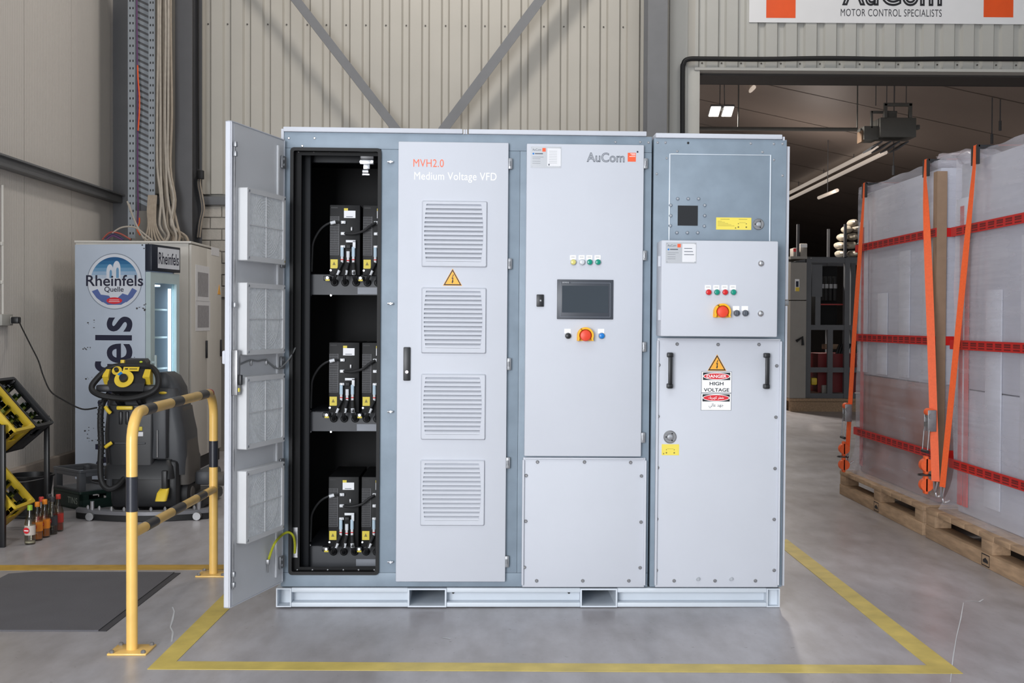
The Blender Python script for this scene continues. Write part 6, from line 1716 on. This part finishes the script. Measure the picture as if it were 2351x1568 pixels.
for i, (px, py) in enumerate(bags):
    p = aty(px, py, by); kz = by / F
    b = MB(); vs = []; b.ell((0, 0, 0), (0.095, 0.2, 0.068), 14, 8)
    for v in b.bm.verts: v.co *= 1 + 0.14 * mnoise.noise(v.co * 11 + Vector((i, 0, 0)))
    o = b.build('packing_bag', BAGM); o.location = p
    tag(o, 'puffy white plastic bag in the heap on the storage rack', 'bag', 'white bags heaped on the rack')
for px0, px1, py0, m, lb in ((1818, 1830, 570, PAPER, 'white carton with the red stripe on the storage rack'), (1834, 1850, 560, PAPER, 'plain white canister beside the carton on the storage rack')):
    a, c = aty(px0, 594, by), aty(px1, py0, by)
    t = thing('carton', lb, 'box', T(a.x, by))
    MB().box(0, -0.1, bt + 0.001, c.x - a.x, 0.15, c.z, 0.01).build('carton_body', mat('carton_grey', (130, 124, 118), 0.6), t)
    MB().box(0.0, -0.102, c.z - 0.07, (c.x - a.x), -0.1, c.z - 0.01).build('carton_band', REDP if 'red' in lb else PAPER, t)

# lamps, heater, pipe
LED = emit('led_panel', (255, 244, 226), 14.0)
ly = 21.0
tl_ = thing('ceiling_lamp', 'twin white floodlight hanging on wires in the rear hall', 'lamp', T(0, 0))
for px in (1641, 1671):
    p = aty(px, 257, ly)
    d = MB(T(p.x, p.y, p.z) @ Matrix.Rotation(math.radians(-26), 4, 'X')); d.box(-0.10, -0.16, 0.012, 0.10, 0.16, 0.05, 0.01); d.build('lamp_housing', STG, tl_)
    d = MB(T(p.x, p.y, p.z) @ Matrix.Rotation(math.radians(-26), 4, 'X')); d.box(-0.085, -0.14, 0.0, 0.085, 0.14, 0.0118); d.build('lamp_glass', LED, tl_)
p = aty(1656, 258, ly)
for dx in (-0.03, 0.06): MB().cyl((p.x + dx, ly, p.z + 0.05), (p.x + dx * 0.4, ly, 7.1), 0.008, seg=6).build('wire', STG, tl_)
MB().box(p.x - 0.06, ly - 0.06, p.z + 0.03, p.x + 0.06, ly + 0.06, p.z + 0.12).build('driver_box', STG, tl_)
lr = bpy.data.lights.new('floodlight_beam', 'AREA'); lr.size = 0.5; lr.energy = 420; lr.color = (1, 0.93, 0.84)
lo = bpy.data.objects.new('floodlight_beam', lr); COL.objects.link(lo); lo.location = (p.x, ly - 0.1, p.z - 0.1)
for nm, a, b, e, lb in (('d', (1880, 454), (1922, 437), 30.0, 'short dim light bar low under the rear hall roof'), ('e', (1710, 221), (1731, 200), 27.0, 'small light bar nearest the lintel in the rear hall'), ('f', (1739, 262), (1757, 246), 30.0, 'small light bar below the one nearest the lintel')):
    p0 = aty(a[0], a[1], e + 3); p1 = aty(b[0], b[1], e)
    t = thing('light_bar', lb, 'lamp', T(0, 0)); d = (p1 - p0).normalized()
    MB().cyl(p0, p1, 0.05, seg=8).build('tube', emit('bar_glow', (220, 205, 190), 0.55), t)
    m_ = (p0 + p1) / 2; MB().cyl(m_ + Vector((0, 0, 0.05)), (m_.x, m_.y, 8.3 - 0.21 * m_.x), 0.01, seg=6).build('hanger', STG, t)
# long luminaire trunk
t = thing('strip_light', 'long double strip light running back under the rear hall roof', 'lamp', T(0, 0))
p0, p1 = aty(1800, 449, 41), aty(2014, 340, 30.5)
for dx in (0, 0.22):
    MB().cyl(p0 + Vector((dx, 0, -dx * 0.5)), p1 + Vector((dx, 0, -dx * 0.5)), 0.06, seg=8).build('strip', emit('strip_glow', (210, 198, 186), 0.5), t)
for f in (0.2, 0.5, 0.8):
    q = p0 + (p1 - p0) * f; MB().cyl(q, (q.x, q.y, 8.3 - 0.21 * q.x), 0.012, seg=6).build('hanger', STG, t)
for x, y, e in ((2.5, 24.0, 110), (8.0, 30.0, 90), (5.0, 38.0, 60), (14.0, 26.0, 60), (3.2, 15.2, 28)):  # added point fills without fixtures, lifting the rear roof and machine
    l = bpy.data.lights.new('rear_hall_fill', 'POINT'); l.energy = e; l.shadow_soft_size = 0.4; l.color = (1, 0.88, 0.80)
    o = bpy.data.objects.new('rear_hall_fill', l); COL.objects.link(o); o.location = (x, y, 4.6)
# suspended heater
hy = 20.0; hk = hy / F
HG = mat('heater_grey', (108, 108, 104), 0.5, var=0.05)
ht = thing('unit_heater', 'grey suspended unit heater with brackets in the rear hall', 'heater', T(0, 0))
def hb_(px0, py0, px1, py1, y0, y1, nm, m=HG, bev=0.006):
    a, c = aty(px0, py1, hy), aty(px1, py0, hy); MB().box(a.x, hy + y0, a.z, c.x, hy + y1, c.z, bev).build(nm, m, ht)
hb_(2021, 270, 2104, 314, 0, 0.5, 'heater_body'); hb_(1988, 287, 2022, 318, 0.1, 0.5, 'fan_casing'); hb_(1984, 296, 1990, 322, 0.15, 0.4, 'fan_guard', KRAFT)
hb_(2004, 252, 2009, 292, 0.1, 0.16, 'bracket'); hb_(2004, 252, 2065, 257, 0.1, 0.16, 'bracket'); hb_(2030, 237, 2038, 272, 0, 0.06, 'bracket'); hb_(2030, 236, 2095, 243, 0, 0.06, 'bracket'); hb_(2087, 237, 2095, 272, 0, 0.06, 'bracket'); hb_(2039, 256, 2064, 272, 0.1, 0.3, 'flue_collar')
hb_(2100, 282, 2122, 292, 0.2, 0.3, 'outlet_pipe')
for i in range(4):
    a = aty(2014 + 20 * i, 333, hy); MB(T(a.x, hy, a.z) @ Matrix.Rotation(math.radians(-35), 4, 'Y')).box(-0.12, 0.02, -0.012, 0.12, 0.48, 0.012).build('louvre', STG, ht)
for px in (2040, 2085, 2015, 2058): q = aty(px, 240, hy); MB().cyl((q.x, hy + 0.1, q.z), (q.x, hy + 0.1, 8.25 - 0.21 * q.x), 0.008, seg=6).build('hanger_rod', STG, ht)
pp = thing('gas_pipe', 'thin grey pipe running level across to the unit heater', 'pipe', T(0, 0))
a, c = aty(1560, 288, hy), aty(1980, 288, hy)
MB().cyl((a.x, hy + 0.3, a.z), (c.x, hy + 0.3, a.z), 0.035, seg=10).build('pipe_run', HG, pp)
for px in (1695, 1968): q = aty(px, 288, hy + 0.3); MB().cyl((q.x, hy + 0.3, a.z), (q.x, hy + 0.3, 8.25 - 0.21 * q.x), 0.013, seg=8).build('pipe_drop', HG, pp)
for px, y0, y1 in ((2277, 265, 330), (2296, 255, 300), (2051, 365, 402)):
    q0, q1 = aty(px, y1, 24), aty(px, y0, 24)
    t = thing('hanging_cable', {2277: 'hanging cable with a small pendant under the rear roof', 2296: 'thin hanging cable right of the pendant cable', 2051: 'thin hanging cable below the unit heater'}[px], 'cable', T(0, 0))
    MB().cyl(q0, (q0.x, q0.y, 8.28 - 0.21 * q0.x), 0.012, seg=6).build('wire', STG, t)
    MB().cyl(q0, q0 + Vector((0, 0, 0.2)), 0.03, seg=8).build('pendant', STG, t)
